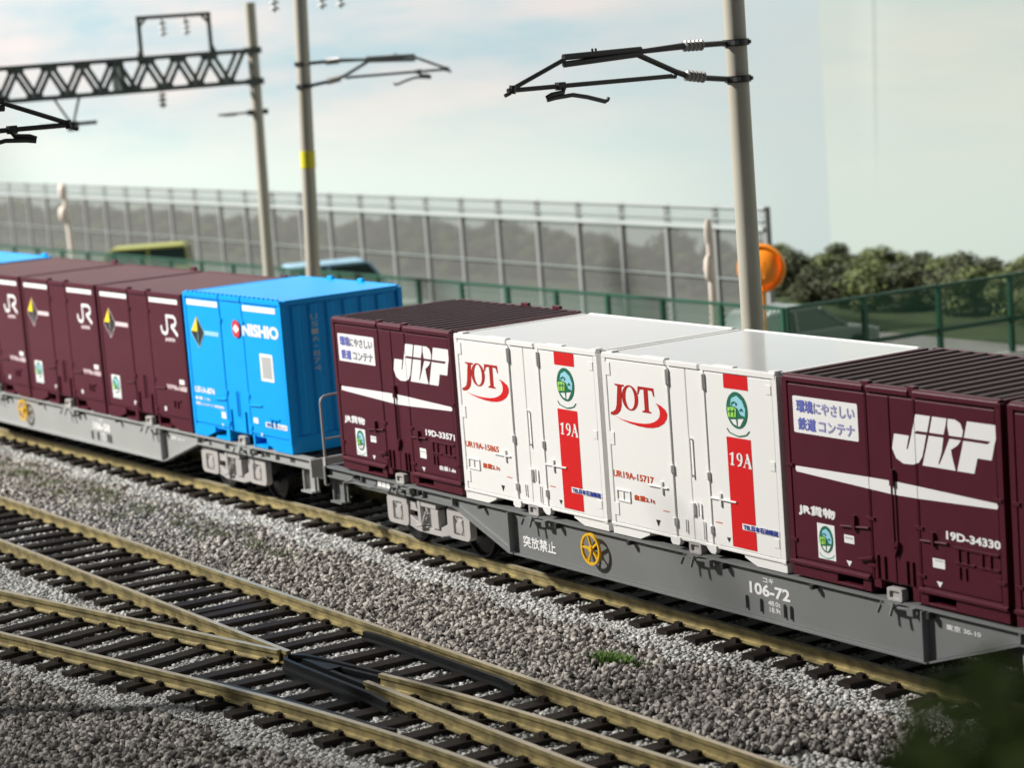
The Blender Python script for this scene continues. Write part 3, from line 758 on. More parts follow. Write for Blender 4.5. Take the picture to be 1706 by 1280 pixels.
def white_container(slot, label, number):
    H = 2.5
    t = thing('freight_container', label, 'container', (slot*3.8174, 0, 0), 0, 'containers on the train')
    body_common(t, H, WHITE, WHITE, 0.14); roof_flat(t, H, WROOF)
    # header rail along the near top edge in three lengths
    hd = MB()
    hd.box(0.02, 1.43, 0.0, 0.08, H-0.075, H-0.005); hd.box(1.47, 2.14, 0.0, 0.08, H-0.075, H-0.01); hd.box(2.19, L_-0.02, 0.0, 0.08, H-0.075, H-0.005)
    hd.box(0.9, 1.42, 0.02, 0.10, H-0.006, H+0.012); hd.box(2.45, 2.85, 0.02, 0.10, H-0.006, H+0.012)
    for x in (0.18, 3.62): hd.box(x-0.06, x+0.06, 0.02, 0.14, H-0.006, H+0.02)
    obj('header', hd, WHITE, t, bevel=0.006)
    vb, vt = 0.17, H-0.09
    d1 = door_leaf(t, 'door', 0.10, 1.45, vb, vt, WHITE); d2 = door_leaf(t, 'door', 2.27, 3.615, vb, vt, WHITE)
    c1 = door_leaf(t, 'centre_panel', 1.49, 1.845, vb, vt, WHITE, 0.02); c2 = door_leaf(t, 'centre_panel', 1.86, 2.23, vb, vt, WHITE, 0.02)
    br = MB(); br.box(0.0, L_, 0.0, 0.06, 0.125, 0.165); obj('bottom_rail', br, WHITE, t, bevel=0.006)
    # hinge posts that hang below the floor with rounded feet
    for u, s in ((1.47, 1), (2.25, 1)):
        hp = MB(); hp.tube([(u, 0.018, 0.12), (u, 0.018, H-0.1)], 0.022, 10)
        foot = [(u-0.10, 0.16), (u-0.10, 0.09), (u-0.07, 0.055), (u+0.07, 0.055), (u+0.10, 0.09), (u+0.10, 0.16)] if u < 2 else [(u-0.13, 0.16), (u-0.08, 0.09), (u-0.02, 0.05), (u+0.06, 0.05), (u+0.09, 0.09), (u+0.09, 0.16)]
        hp.prism(foot, 'y', -0.02, 0.05)
        h = obj('hinge_post', hp, WHITE, t, smooth=40)
        hg = MB()
        for z in (2.28, 1.06, 0.36): hg.tube([(u, 0.0, z-0.05 if z < 2 else z-0.1), (u, 0.0, z+0.05 if z < 2 else z+0.1)], 0.032, 10)
        obj('hinge', hg, WHITE, h, smooth=40)
    # locking gear
    bar = MB(); bar.tube([(1.905, -0.012, 1.0), (1.905, -0.012, 1.52)], 0.013, 8); bar.tube([(1.905, -0.012, 1.02), (1.905, 0.03, 1.02)], 0.013, 6); bar.tube([(1.905, -0.012, 1.5), (1.905, 0.03, 1.5)], 0.013, 6)
    bar.tube([(2.01, -0.012, 0.5), (2.01, -0.012, 0.68)], 0.014, 8); bar.box(1.83, 1.90, -0.02, 0.03, 0.5, 0.66); bar.tube([(1.70, 0.0, 0.25), (1.70, 0.0, 0.42)], 0.012, 6); bar.tube([(2.08, 0.0, 0.2), (2.08, 0.0, 0.44)], 0.012, 6)
    obj('lock_bar', bar, WHITE, t, smooth=40)
    for d, u in ((d1, 1.22), (d2, 2.47)):
        l = MB(); l.tube([(u-0.30 if u < 2 else u-0.2, 0.0, 0.78), (u+0.12 if u < 2 else u+0.32, 0.0, 0.78)], 0.013, 8); l.box(u-0.018, u+0.018, -0.012, 0.012, 0.69, 0.86)
        obj('latch', l, WHITE, d, smooth=40)
    nb = MB()
    for z in (2.28, 1.33, 0.36): nb.box(0.09, 0.19, 0.002, 0.012, z-0.09, z+0.09)
    for z in (2.28, 1.33, 0.36): nb.box(3.50, 3.60, 0.004, 0.012, z-0.06, z+0.06)
    obj('hinge_cover', nb, WHITE, t, bevel=0.012)
    vn = MB(); vn.ring(rect(0.16, 0.48, 0.475, 0.64), rect(0.185, 0.455, 0.495, 0.62), 'y', -0.004, 0.0125); vn.box(0.31, 0.325, -0.002, 0.0125, 0.50, 0.615)
    obj('card_holder', vn, WHITE, d1, bevel=0.004)
    skid([(-0.0, 0.13), (-0.0, 0.0), (0.62, 0.0), (0.84, 0.08), (0.86, 0.128)], WHITE, t)
    skid([(2.86, 0.128), (2.88, 0.08), (3.12, 0.0), (3.71, 0.0), (3.71, 0.13)], WHITE, t)
    F = FF(0.012)
    J = [(0.225, 2.095), (0.475, 2.085), (0.475, 2.065), (0.43, 2.055), (0.40, 1.86), (0.355, 1.765), (0.27, 1.70), (0.15, 1.675), (0.145, 1.695), (0.235, 1.725), (0.285, 1.78), (0.305, 1.87), (0.315, 2.06), (0.23, 2.075)]
    J = [(0.27, 2.085), (0.49, 2.085), (0.49, 2.068), (0.43, 2.055), (0.405, 1.80), (0.37, 1.725), (0.30, 1.675), (0.21, 1.65), (0.14, 1.655), (0.145, 1.69), (0.20, 1.70), (0.26, 1.735), (0.29, 1.80), (0.335, 2.055), (0.27, 2.068)]
    O = F.strip(ell(0.61, 1.92, 0.185, 0.172, 36), ell(0.61, 1.92, 0.105, 0.152, 36), 0.004, True)
    T = [(0.80, 2.095), (1.15, 2.095), (1.165, 1.985), (1.145, 1.985), (1.11, 2.055), (1.02, 2.062), (1.02, 1.785), (1.075, 1.768), (1.075, 1.753), (0.875, 1.753), (0.875, 1.768), (0.93, 1.785), (0.93, 2.062), (0.845, 2.055), (0.805, 1.985), (0.785, 1.985)]
    obj('logo', merge(F.polys([J]), O, F.polys([T])), REDD, d1)
    sw = []; si = []
    for i in range(26):
        f = i/25; a = math.radians(228 - 0 + f*(385-228)); 
        cx, cy = 0.80, 1.765
        sw.append((cx + 0.63*math.cos(a)*1.0, cy + 0.205*math.sin(a) + 0.03))
    sw = [(0.23, 1.645), (0.40, 1.600), (0.58, 1.572), (0.75, 1.556), (0.92, 1.550), (1.08, 1.560), (1.22, 1.590), (1.34, 1.645), (1.41, 1.715), (1.425, 1.775), (1.39, 1.83), (1.30, 1.875), (1.18, 1.905)]
    si = [(0.23, 1.645), (0.40, 1.612), (0.58, 1.598), (0.75, 1.594), (0.90, 1.600), (1.02, 1.616), (1.12, 1.642), (1.20, 1.680), (1.25, 1.725), (1.265, 1.77), (1.26, 1.815), (1.235, 1.86), (1.18, 1.905)]
    sh = F.strip(sw, si, 0.004)
    obj('swoosh', sh, RED, d1)
    obj('number', F.text('UR19A-'+number, (0.10, 1.03, 0.80, 0.895), 0.03), RED2, d1)
    obj('small_lettering', merge(F.text('自重2.1t', (0.57, 1.02, 0.535, 0.605), fat=0.005), F.polys([rect(1.20, 1.34, 0.462, 0.474)])), RED2, d1)
    obj('arrow_mark', F.polys([[(1.02, 0.325), (1.12, 0.325), (1.07, 0.235)]]), BLACK, d1)
    s = obj('red_stripe', F.polys([rect(2.66, 3.145, 2.235, 2.415), rect(2.66, 3.145, 0.20, 1.615)]), RED, d2)
    # 19A in serif letters
    A1 = [(2.715, 1.255), (2.79, 1.255), (2.79, 1.27), (2.772, 1.277), (2.79, 1.425), (2.768, 1.425), (2.705, 1.395), (2.71, 1.383), (2.742, 1.392), (2.734, 1.277), (2.715, 1.27)]
    n9 = F.strip(ell(2.905, 1.375, 0.060, 0.052, 24), ell(2.905, 1.375, 0.024, 0.040, 24), 0.008, True)
    t9 = F.ribbon([(2.948, 1.372), (2.945, 1.325), (2.915, 1.275), (2.86, 1.255)], [0.036, 0.034, 0.03, 0.014], 0.0085)
    aL = F.ribbon([(2.99, 1.255), (3.075, 1.42)], [0.016, 0.014], 0.008); aR = F.ribbon([(3.06, 1.43), (3.115, 1.255)], [0.044, 0.044], 0.0085)
    aB = F.polys([rect(3.022, 3.085, 1.308, 1.322), rect(2.97, 3.02, 1.250, 1.262), rect(3.075, 3.142, 1.246, 1.258)], 0.009)
    obj('lettering', merge(F.polys([A1], 0.008), n9, t9, aL, aR, aB), LETW, s)
    eco_mark(d2, F, 2.64, 3.17, 1.62, 2.235, False)
    st = obj('notice_strip', F.polys([rect(2.88, 3.61, 0.445, 0.525)], 0.007), LETW, d2)
    obj('lettering', F.text('TEL日本石油輸送', (2.91, 3.59, 0.453, 0.518), 0, 0.010, fat=0.005), NAVY, st)
    obj('small_lettering', F.polys([rect(2.33, 2.47, 0.465, 0.477)]), RED2, d2)
    obj('arrow_mark', F.polys([[(2.54, 0.30), (2.62, 0.30), (2.58, 0.235)]]), BLACK, d2)
    return t

def jrf_logo(F):
    J = [(2.36, 2.235), (2.60, 2.235), (2.445, 1.76), (2.38, 1.68), (2.28, 1.645), (2.12, 1.64), (2.0, 1.69), (1.94, 1.80), (1.985, 1.975), (2.245, 1.975), (2.19, 1.82), (2.205, 1.815), (2.275, 2.0)]
    Rl = [(2.635, 2.235), (2.865, 2.235), (2.845, 2.15), (2.805, 2.045), (2.575, 2.045)]           # R upper left
    Ru = [(2.885, 2.235), (3.0, 2.235), (3.085, 2.20), (3.12, 2.12), (3.10, 2.045), (2.895, 2.045), (2.872, 2.15)]
    Rd = [(2.565, 2.01), (2.80, 2.01), (2.765, 1.85), (2.70, 1.70), (2.72, 1.70), (2.80, 1.83), (2.90, 2.01), (3.08, 2.01), (3.03, 1.95), (2.915, 1.885), (2.925, 1.82), (2.975, 1.655), (2.44, 1.655)]
    Fu = [(3.19, 2.235), (3.67, 2.235), (3.615, 2.045), (3.13, 2.045)]
    Fd = [(3.12, 2.01), (3.60, 2.01), (3.55, 1.835), (3.33, 1.835), (3.27, 1.655), (3.0, 1.655)]
    J1 = [(2.36, 2.235), (2.60, 2.235), (2.54, 2.045), (2.295, 2.045)]
    J2 = [(2.285, 2.01), (2.525, 2.01), (2.445, 1.76), (2.38, 1.68), (2.28, 1.645), (2.12, 1.64), (2.0, 1.69), (1.94, 1.80), (1.985, 1.975), (2.235, 1.975), (2.185, 1.82), (2.205, 1.815)]
    # slim tapered cut across the letters: the upper and lower rows meet at both ends of it
    return F.polys([J1, J2, Rl, Ru, Rd, Fu, Fd]), F.polys([[(3.545, 2.0451), (3.615, 2.0451), (3.6, 2.0099), (3.50, 2.0099)], [(2.2951, 2.0449), (2.36, 2.0449), (2.33, 2.0101), (2.285, 2.0101)]])

def brown_wedge(slot, label, number, bold, full=True):
    H = 2.515
    t = thing('freight_container', label, 'container', (slot*3.8174, 0, 0), 0, 'containers on the train')
    body_common(t, H, BROWN, BROOF, 0.2); roof_ribbed(t, H, BROOF)
    hd = MB()
    for a, b in ((0.03, 1.47), (1.53, 2.24), (2.32, L_-0.03)):
        hd.prism([(0.0, H-0.085), (0.0, H-0.03), (0.03, H), (0.09, H), (0.09, H-0.085)], 'x', a, b)
    hd.box(1.43, 1.56, 0.02, 0.1, H-0.08, H+0.03); hd.box(2.22, 2.34, 0.02, 0.1, H-0.08, H+0.03)
    for x in (2.0, 2.9): hd.box(x, x+0.2, W_-0.06, W_-0.0, H-0.02, H+0.045)
    obj('header', hd, BROWN, t, bevel=0.006)
    vb, vt = 0.25, H-0.115
    d1 = door_leaf(t, 'door', 0.10, 1.49, vb, vt, BROWN); d2 = door_leaf(t, 'door', 2.35, 3.615, vb, vt, BROWN)
    door_leaf(t, 'centre_panel', 1.525, 1.90, 0.2, vt, BROWN, 0.014); door_leaf(t, 'centre_panel', 1.915, 2.315, 0.2, vt, BROWN, 0.014)
    hg = MB()
    for u in (1.507, 2.332):
        hg.tube([(u, 0.02, 0.2), (u, 0.02, vt)], 0.014, 8)
        for z in (0.92, 0.36): hg.box(u-0.07, u+0.07, -0.008, 0.02, z-0.018, z+0.018)
    for z in (0.47, 1.4): hg.box(0.02, 0.14, -0.01, 0.02, z-0.02, z+0.02); hg.box(3.56, 3.69, -0.01, 0.02, z-0.02, z+0.02)
    obj('hinge', hg, BROWN, t, smooth=40)
    lk = MB(); lk.tube([(1.93, -0.02, 0.62), (1.93, -0.02, 1.52)], 0.013, 8); lk.box(1.90, 1.96, -0.03, 0.02, 1.36, 1.55); lk.box(1.90, 1.99, -0.03, 0.02, 0.62, 0.70); lk.prism([(1.90, 0.62), (1.99, 0.66), (1.93, 0.52)], 'y', -0.03, 0.02)
    for u in (1.60, 1.72, 2.1, 2.2): lk.tube([(u, 0.0, 0.22), (u, 0.0, 0.5)], 0.014, 8)
    lk.tube([(0.98, -0.005, 0.76), (1.48, -0.005, 0.80)], 0.016, 8); lk.box(1.20, 1.25, -0.03, 0.012, 0.74, 0.92)
    lk.tube([(2.36, -0.005, 0.78), (2.80, -0.005, 0.80)], 0.016, 8); lk.box(2.55, 2.59, -0.03, 0.012, 0.74, 0.90); lk.tube([(1.28, -0.03, 0.40), (1.55, -0.03, 0.46)], 0.016, 6)
    obj('lock_bar', lk, BROWN, t, smooth=40)
    # sloped ledge and fork pockets
    for a, b, p0, p1 in ((0.0, 1.44, 0.84, 1.30), (2.28, L_, 2.42, 2.87)):
        lg = MB(); lg.prism([(0.05, 0.245), (-0.02, 0.205), (-0.02, 0.175), (0.05, 0.175)], 'x', a, b); obj('ledge', lg, BROWN, t)
        sk = MB(); lo = 0.02
        sk.box(a, p0, 0.02, W_-0.02, lo, 0.174); sk.box(p1, b, 0.02, W_-0.02, lo, 0.174); sk.box(p0, p1, 0.02, W_-0.02, lo, 0.055)
        sk.box(p0, p1, 0.3, W_-0.3, 0.056, 0.174)
        obj('skid', sk, BROWN, t, bevel=0.006)
    mid = MB(); mid.box(1.50, 1.62, 0.02, 0.1, 0.10, 0.2); mid.box(2.16, 2.27, 0.02, 0.1, 0.03, 0.2); obj('post_foot', mid, BROWN, t)
    rbs = MB()
    for u, v0, v1 in ((2.95, 0.62, 0.76), (3.08, 0.62, 0.76), (3.32, 0.62, 0.76), (3.45, 0.62, 0.76), (2.95, 0.42, 0.56), (3.05, 0.42, 0.56)): rbs.box(u, u+0.03, -0.008, 0.012, v0, v1)
    rbs.box(2.9, 3.6, -0.012, 0.012, 0.765, 0.785); rbs.box(2.9, 3.22, -0.008, 0.012, 0.59, 0.61); rbs.box(3.28, 3.6, -0.008, 0.012, 0.59, 0.61)
    obj('card_holder', rbs, BROWN, d2)
    if not full: 
        F = FF(0.012)
        return t
    F = FF(0.012)
    st = obj('slogan_sticker', F.polys([rrect(0.19, 1.365, 1.81, 2.26, 0.02, 2)], 0.003), LETW, d1)
    dark = VIOLET if bold else VIOLET
    obj('lettering', F.text('環境', (0.26, 0.56, 2.07, 2.215), 0, 0.006, fat=0.007), dark, st); obj('lettering', F.text('鉄道', (0.28, 0.60, 1.855, 2.0), 0, 0.006, fat=0.007), dark, st)
    vg = VIOLETG if not bold else mat('soft_violet_print', (0.30, 0.30, 0.52), 0.5)
    obj('lettering', F.text('にやさしい', (0.58, 1.31, 2.07, 2.205), 0, 0.006, fat=0.006), vg, st); obj('lettering', F.text('コンテナ', (0.66, 1.30, 1.86, 1.99), 0, 0.006, fat=0.006), vg, st)
    a, b = jrf_logo(F)
    obj('logo', merge(a, b), LETW, d2)
    obj('wedge_stripe', F.polys([[(0.19, 1.325), (1.5, 1.27), (1.96, 1.252), (2.34, 1.258), (3.6, 1.298), (3.62, 1.33), (3.6, 1.362), (2.34, 1.402), (1.96, 1.412), (1.5, 1.41), (0.19, 1.395), (0.175, 1.36)]], 0.004), LETW, t)
    obj('company_lettering', F.text('JR貨物', (0.20, 0.86, 0.80, 0.925), fat=0.011), LETW, d1)
    eco_mark(d1, F, 0.52, 0.84, 0.30, 0.735)
    obj('small_label', F.polys([rect(1.01, 1.19, 0.56, 0.66), rect(2.55, 2.74, 0.475, 0.63) if not bold else rect(2.53, 2.73, 0.49, 0.60)]), LETW, t)
    obj('small_lettering', merge(F.polys([rect(1.03, 1.17, 0.615, 0.635), rect(2.57, 2.71, 0.57, 0.585)], 0.006)), GREYP, t)
    obj('arrow_mark', F.polys([[(1.03, 0.345), (1.13, 0.345), (1.08, 0.275)], [(2.58, 0.335), (2.68, 0.335), (2.63, 0.265)]]), LETW, t)
    obj('number', F.text(number, (2.77, 3.63, 0.845, 0.945), 0.04), LETW, d2)
    obj('small_lettering', F.text('自重1.6t', (3.12, 3.58, 0.355, 0.415), fat=0.007), LETW, d2) if not bold else None
    return t

def reflector_container(lx, label, H, col, rm, kind):
    t = thing('freight_container', label, 'container', w1pos(lx, 0, 0), TH, 'containers on the train')
    body_common(t, H, col, rm, 0.2); roof_flat(t, H, rm)
    hd = MB()
    for a, b in ((0.02, 1.40), (1.44, 2.24), (2.28, L_-0.02)): hd.box(a, b, 0.0, 0.08, H-0.09, H-0.005)
    if kind == 'blue':
        for x in np.arange(0.1, 3.6, 0.17): hd.box(x, x+0.09, 0.02, 0.07, H-0.01, H+0.02)
        for x in (1.2, 2.3): hd.box(x, x+0.16, W_-0.07, W_-0.0, H-0.02, H+0.05)
    else:
        hd.box(1.38, 1.46, 0.02, 0.1, H-0.03, H+0.03); hd.box(2.22, 2.30, 0.02, 0.1, H-0.03, H+0.03)
        for x in (3.2,): hd.box(x, x+0.2, W_-0.07, W_, H-0.02, H+0.06)
    obj('header', hd, col, t, bevel=0.006)
    vb, vt = 0.24, H-0.115
    d1 = door_leaf(t, 'door', 0.10, 1.40, vb, vt, col); d2 = door_leaf(t, 'door', 2.28, 3.615, vb, vt, col)
    door_leaf(t, 'centre_panel', 1.435, 2.245, 0.2, vt, col, 0.016)
    hg = MB()
    for u in (1.418, 2.262):
        hg.tube([(u, 0.02, 0.2), (u, 0.02, vt)], 0.014, 8)
        for z in (0.9, 0.34, 2.2): hg.box(u-0.06, u+0.06, -0.008, 0.02, z-0.03, z+0.03)
    obj('hinge', hg, col, t, smooth=40)
    lk = MB(); lk.tube([(1.85, -0.01, 0.5), (1.85, -0.01, 0.95)], 0.014, 8); lk.tube([(2.30, 0.0, 0.74), (2.75, 0.0, 0.76)], 0.016, 8); lk.tube([(1.0, 0.0, 0.74), (1.38, 0.0, 0.76)], 0.016, 8)
    for u in (1.55, 2.1): lk.tube([(u, 0.0, 0.22), (u, 0.0, 0.6)], 0.015, 8)
    lk.box(3.05, 3.35, -0.012, 0.014, 0.55, 0.58); lk.box(3.05, 3.08, -0.012, 0.014, 0.42, 0.58); lk.box(3.2, 3.23, -0.012, 0.014, 0.42, 0.58)
    obj('lock_bar', lk, col, t, smooth=40)
    for a, b, p0, p1 in ((0.0, 1.40, 0.84, 1.28), (2.30, L_, 2.36, 2.80)):
        sk = MB(); sk.box(p0, p1, 0.02, W_-0.02, 0.0, 0.05); sk.box(p0, p1, 0.3, W_-0.3, 0.051, 0.2)
        sk.prism([(a, 0.215), (a, 0.0), (p0-(0.35 if a < 1 else 0.0), 0.0), (p0, 0.12), (p0, 0.215)] if a < 1 else [(a, 0.215), (a, 0.0), (p0, 0.0), (p0, 0.215)], 'y', 0.01, W_-0.02)
        sk.prism([(p1, 0.215), (p1, 0.12), (p1+0.3, 0.0), (b, 0.0), (b, 0.215)] if a > 1 else [(p1, 0.215), (p1, 0.0), (b, 0.0), (b, 0.215)], 'y', 0.01, W_-0.02)
        obj('skid', sk, col, t)
    # corrugated far end wall
    er = MB()
    for y in np.arange(0.2, 2.2, 0.34): er.prism([(L_-0.055, y), (L_-0.012, y+0.05), (L_-0.012, y+0.16), (L_-0.055, y+0.21)], 'z', 0.3, H-0.12)
    obj('end_rib', er, col, t)
    F = FF(0.012)
    obj('reflector_bar', F.polys([rect(0.14, 1.36, H-0.235, H-0.135), rect(2.32, 3.52, H-0.235, H-0.135)] if kind == 'blue' else [rect(0.14, 1.36, 2.385, 2.475), rect(2.36, 3.56, 2.385, 2.475)]), LETW, t)
    dz = 0.06 if kind == 'blue' else 0.0
    cu, cv = 0.49, 1.865+dz
    q = obj('hazard_diamond', F.polys([[(cu-0.27, cv), (cu+0.01, cv-0.285), (cu+0.27, cv), (cu, cv+0.30)]], 0.004), BLACK, d1)
    obj('yellow_quarter', F.polys([[(cu-0.26, cv+0.012), (cu+0.0, cv+0.012), (cu+0.0, cv+0.29)]], 0.007), LYEL, q)
    obj('diamond_edge', merge(F.ribbon([(cu+0.01, cv-0.29), (cu+0.275, cv), (cu, cv+0.305)], 0.014, 0.0075), F.ribbon([(cu-0.27, cv-0.005), (cu+0.01, cv-0.29)], 0.014, 0.0075), F.polys([rect(cu+0.26, 1.32, cv-0.035, cv+0.045)], 0.006), F.ribbon([(cu+0.005, cv-0.28), (cu+0.0, cv)], 0.012, 0.009)), LETP if kind != 'blue' else SKYB, q)
    if kind == 'blue':
        lg = obj('logo_disc', F.polys([rrect(1.90, 2.18, 1.93, 2.24, 0.12, 5)], 0.02), mat('logo_red_print', (0.62, 0.03, 0.05), 0.5), t)
        obj('logo_diamond', F.polys([[(1.92, 2.085), (2.04, 2.0), (2.17, 2.085), (2.04, 2.17)]], 0.023), LETW, lg)
        obj('company_lettering', F.text('NISHIO', (2.24, 3.58, 1.975, 2.20), 0.05), LETW, t)
        s = obj('sticker', F.polys([rrect(2.81, 3.28, 1.215, 1.70, 0.02, 2)]), LETW, d2)
        obj('sticker_field', F.polys([rect(2.88, 3.215, 1.27, 1.645)], 0.007), GREYP, s)
        obj('number', F.text('U51A-874', (0.16, 0.95, 0.80, 0.915), 0.04), LETW, d1); obj('small_lettering', F.text('自重 1.7t', (0.16, 0.74, 0.675, 0.725), fat=0.004), LETW, d1)
        for q, (a, b) in (('西尾レントオール', (0.16, 0.85)), ('株式会社', (0.9, 1.28))): obj('company_lettering', F.text(q, (a, b, 0.57, 0.62), fat=0.004), LETW, d1)
        obj('small_label', F.polys([rect(1.15, 1.32, 0.40, 0.52), rect(2.38, 2.55, 0.43, 0.53), [(1.12, 0.30), (1.2, 0.30), (1.16, 0.24)], [(2.6, 0.27), (2.68, 0.27), (2.64, 0.2)]]), LETW, t)
        ns = obj('notice_strip', F.polys([rect(2.82, 3.60, 0.40, 0.49)]), LETW, d2)
        obj('lettering', F.text('環境にやさしい', (2.86, 3.56, 0.412, 0.478), 0.02, 0.007), NAVY, ns)
        E_ = Face((L_-0.012, 0, 0), (0,0,-1), (0,1,0), (1,0,0))
        for i, ch in enumerate('U51A-874'):
            pass
        mbs = [Face((L_-0.012, 0, 0), (0,1,0), (0,0,1), (1,0,0)).text(ch, (0.585, 0.715, 2.27-i*0.127, 2.36-i*0.127) if ch != '-' else (0.62, 0.68, 2.305-i*0.127, 2.32-i*0.127), 0.0) for i, ch in enumerate('U51A-874')]
        obj('end_number', merge(*mbs), mat('faded_print', (0.45, 0.55, 0.60), 0.6), t)
    else:
        jr = merge(F.ribbon([(2.80, 1.96), (2.80, 1.90), (2.84, 1.835), (2.93, 1.81), (3.02, 1.835), (3.05, 1.90), (3.05, 2.15), (3.34, 2.15), (3.41, 2.11), (3.42, 2.05), (3.38, 1.995), (3.25, 1.975)], 0.062),
                   F.ribbon([(3.22, 1.975), (3.47, 1.80)], 0.07, 0.0055))
        obj('logo', jr, LETW, d2)
        obj('company_lettering', F.text('JR貨物', (2.93, 3.33, 1.67, 1.74), fat=0.009), LETP, d2)
        eco_mark(d1, F, 0.32, 0.70, 0.38, 0.84)
        obj('number', F.text('V19A-1628', (2.80, 3.66, 0.755, 0.855), 0.06), LETP, d2)
        obj('small_label', F.polys([rect(3.35, 3.56, 0.885, 0.975), rect(1.28, 1.36, 0.32, 0.40), rect(2.62, 2.70, 0.33, 0.41)]), LETW, t)
    return t

brown_wedge(0, 'maroon container numbered 19D-33571 with white wedge stripe, left of the white containers', '19D-33571', False)
white_container(1, 'white container numbered UR19A-15865 with red stripe, left one of the white pair', '15865')
white_container(2, 'white container numbered UR19A-15717 with red stripe, beside the right maroon container', '15717')
brown_wedge(3, 'maroon container numbered 19D-34330 with white wedge stripe, right of the white containers', '19D-34330', True)
brown_wedge(4, 'maroon container cut off by the right edge of the photo', '', True, False)
reflector_container(-L_, 'bright blue container with white company name and red logo', 2.655, BLUE, BLUE, 'blue')
reflector_container(-L_-3.8174, 'maroon container with white bars on top, touching the blue container', 2.586, BROWN, DULLROOF, 'brown')
reflector_container(-L_-2*3.8174, 'maroon container with white bars, second to the left of the blue container', 2.586, BROWN, DULLROOF, 'brown')
reflector_container(-L_-3*3.8174, 'maroon container with white bars, third left of the blue one, at the photo edge', 2.586, BROWN, DULLROOF, 'brown')
reflector_container(-L_-4*3.8174, 'blue container at the far left edge, only its roof in view behind maroon ones', 2.60, BLUE, BLUE, 'plain')

# ------------------------------------------------------------------ overhead line masts
def cantilever(par, px, py, dy, m=STEELD, zt=6.44):
    P = lambda s, z, x=0.0: (px+x, py+dy*s, z + zt - 6.44)
    a = MB()
    a.tube([P(0.95, 6.45), P(1.75, 6.42)], [0.05, 0.036], 10)
    for dz in (-0.05, 0.05): a.tube([P(1.72, 6.42+dz*.6), P(3.06, 6.38+dz)], 0.045, 10)
    a.tube([P(3.04, 6.40), P(3.93, 6.06)], 0.033, 8)
    a.tube([P(0.95, 6.03), P(1.12, 6.09), P(1.78, 6.38)], [0.045, 0.042, 0.042], 10)
    a.tube([P(1.12, 6.09), P(1.14, 6.02), P(1.25, 6.03)], 0.03, 8)
    a.tube([P(1.2, 6.035), P(4.02, 6.035)], 0.034, 10)
    a.tube([P(3.93, 6.10), P(3.95, 5.99)], 0.05, 8); a.tube([P(3.98, 6.0), P(4.07, 5.97)], 0.028, 8)
    for s in (2.5, 2.56): a.tube([P(s, 6.40), P(s, 6.52)], 0.016, 6)
    ao = obj('cantilever_arm', a, m, par, smooth=40)
    h = MB()
    h.box(px-0.05, px+0.05, min(py+dy*3.08, py+dy*3.2), max(py+dy*3.08, py+dy*3.2), 5.98+zt-6.44, 6.09+zt-6.44)
    h.tube([P(3.12, 6.0, 0.04), P(3.14, 5.95, 0.06), P(3.35, 5.93, 0.08), P(3.43, 5.90, 0.08), P(3.42, 5.86, 0.08), P(3.3, 5.88, 0.08), P(3.0, 5.90, 0.08), P(2.75, 5.85, 0.08), P(2.45, 5.765, 0.08)], 0.032, 8)
    h.tube([P(2.45, 5.765, 0.08), P(2.41, 5.78, 0.08), P(2.39, 5.82, 0.08)], 0.025, 8)
    obj('steady_arm', h, m, ao, smooth=40)
    for z, z2 in ((6.44, 6.45), (5.91, 6.03)):
        i = MB(); prev = None
        n = 5
        s0, s1 = 0.62, 0.98
        pts = []; rs = []
        for k in range(n):
            for f, r in ((0.0, 0.055), (0.25, 0.085), (0.5, 0.085), (0.75, 0.055)):
                q = (k+f)/n; pts.append(P(s0+(s1-s0)*q, z + (z2-z)*((s0+(s1-s0)*q)-0.2)/0.75)); rs.append(r)
        i.tube(pts, rs, 12)
        io = obj('insulator', i, INSUL, par, smooth=50)
        c = MB(); c.tube([P(0.12, z), P(0.64, z+(z2-z)*0.5)], 0.042, 8)
        c.lathe([(0.166, -0.05), (0.196, -0.05), (0.196, 0.05), (0.166, 0.05)], (px, py, z+zt-6.44), 'z', 20)
        c.box(px+0.10, px+0.19, py-0.17, py-0.09, z+zt-6.44-0.03, z+zt-6.44+0.03); c.tube([(px+0.13, py+dy*-0.12, z+zt-6.44), (px+0.17, py+dy*-0.14, z+zt-6.44)], 0.03, 6)
        obj('clamp', c, STEELD, par, smooth=40)
def pole_part(par, base, top, r=0.165):
    mb = MB(); mb.tube([base, top], [r*1.04, r*0.96], 24); return obj('pole', mb, POLE, par, smooth=50)

m3 = thing('overhead_line_mast', 'beige concrete mast rising behind the right white container, arm reaching over the train', 'mast', (6.0, 3.9, GZ), 0, 'overhead line masts', off=(6.0, 3.9, GZ))
pole_part(m3, (6.0, 3.9, GZ), (6.0, 3.9, 9.2)); cantilever(m3, 6.0, 3.9, -1)
m2 = thing('overhead_line_mast', 'beige mast with yellow band behind the blue container, arm pointing right', 'mast', (-16.95, 8.5, GZ), 0, 'overhead line masts', off=(-16.95, 8.5, GZ))
pole_part(m2, (-16.95, 8.5, GZ), (-16.08, 8.5, 9.3), 0.17)
obj('yellow_band', MB().tube([(-16.50, 8.5, 4.02), (-16.47, 8.5, 4.42)], 0.178, 24), mat('yellow_band_paint', (0.62, 0.55, 0.02), 0.5), m2, smooth=50)
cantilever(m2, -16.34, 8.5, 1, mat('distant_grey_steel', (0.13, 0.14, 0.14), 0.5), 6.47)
cb = MB(); cb.bar((-16.2, 7.6, 8.24), (-16.2, 9.85, 8.24), 0.12, 0.12); obj('crossarm', cb, TRUSS, m2)
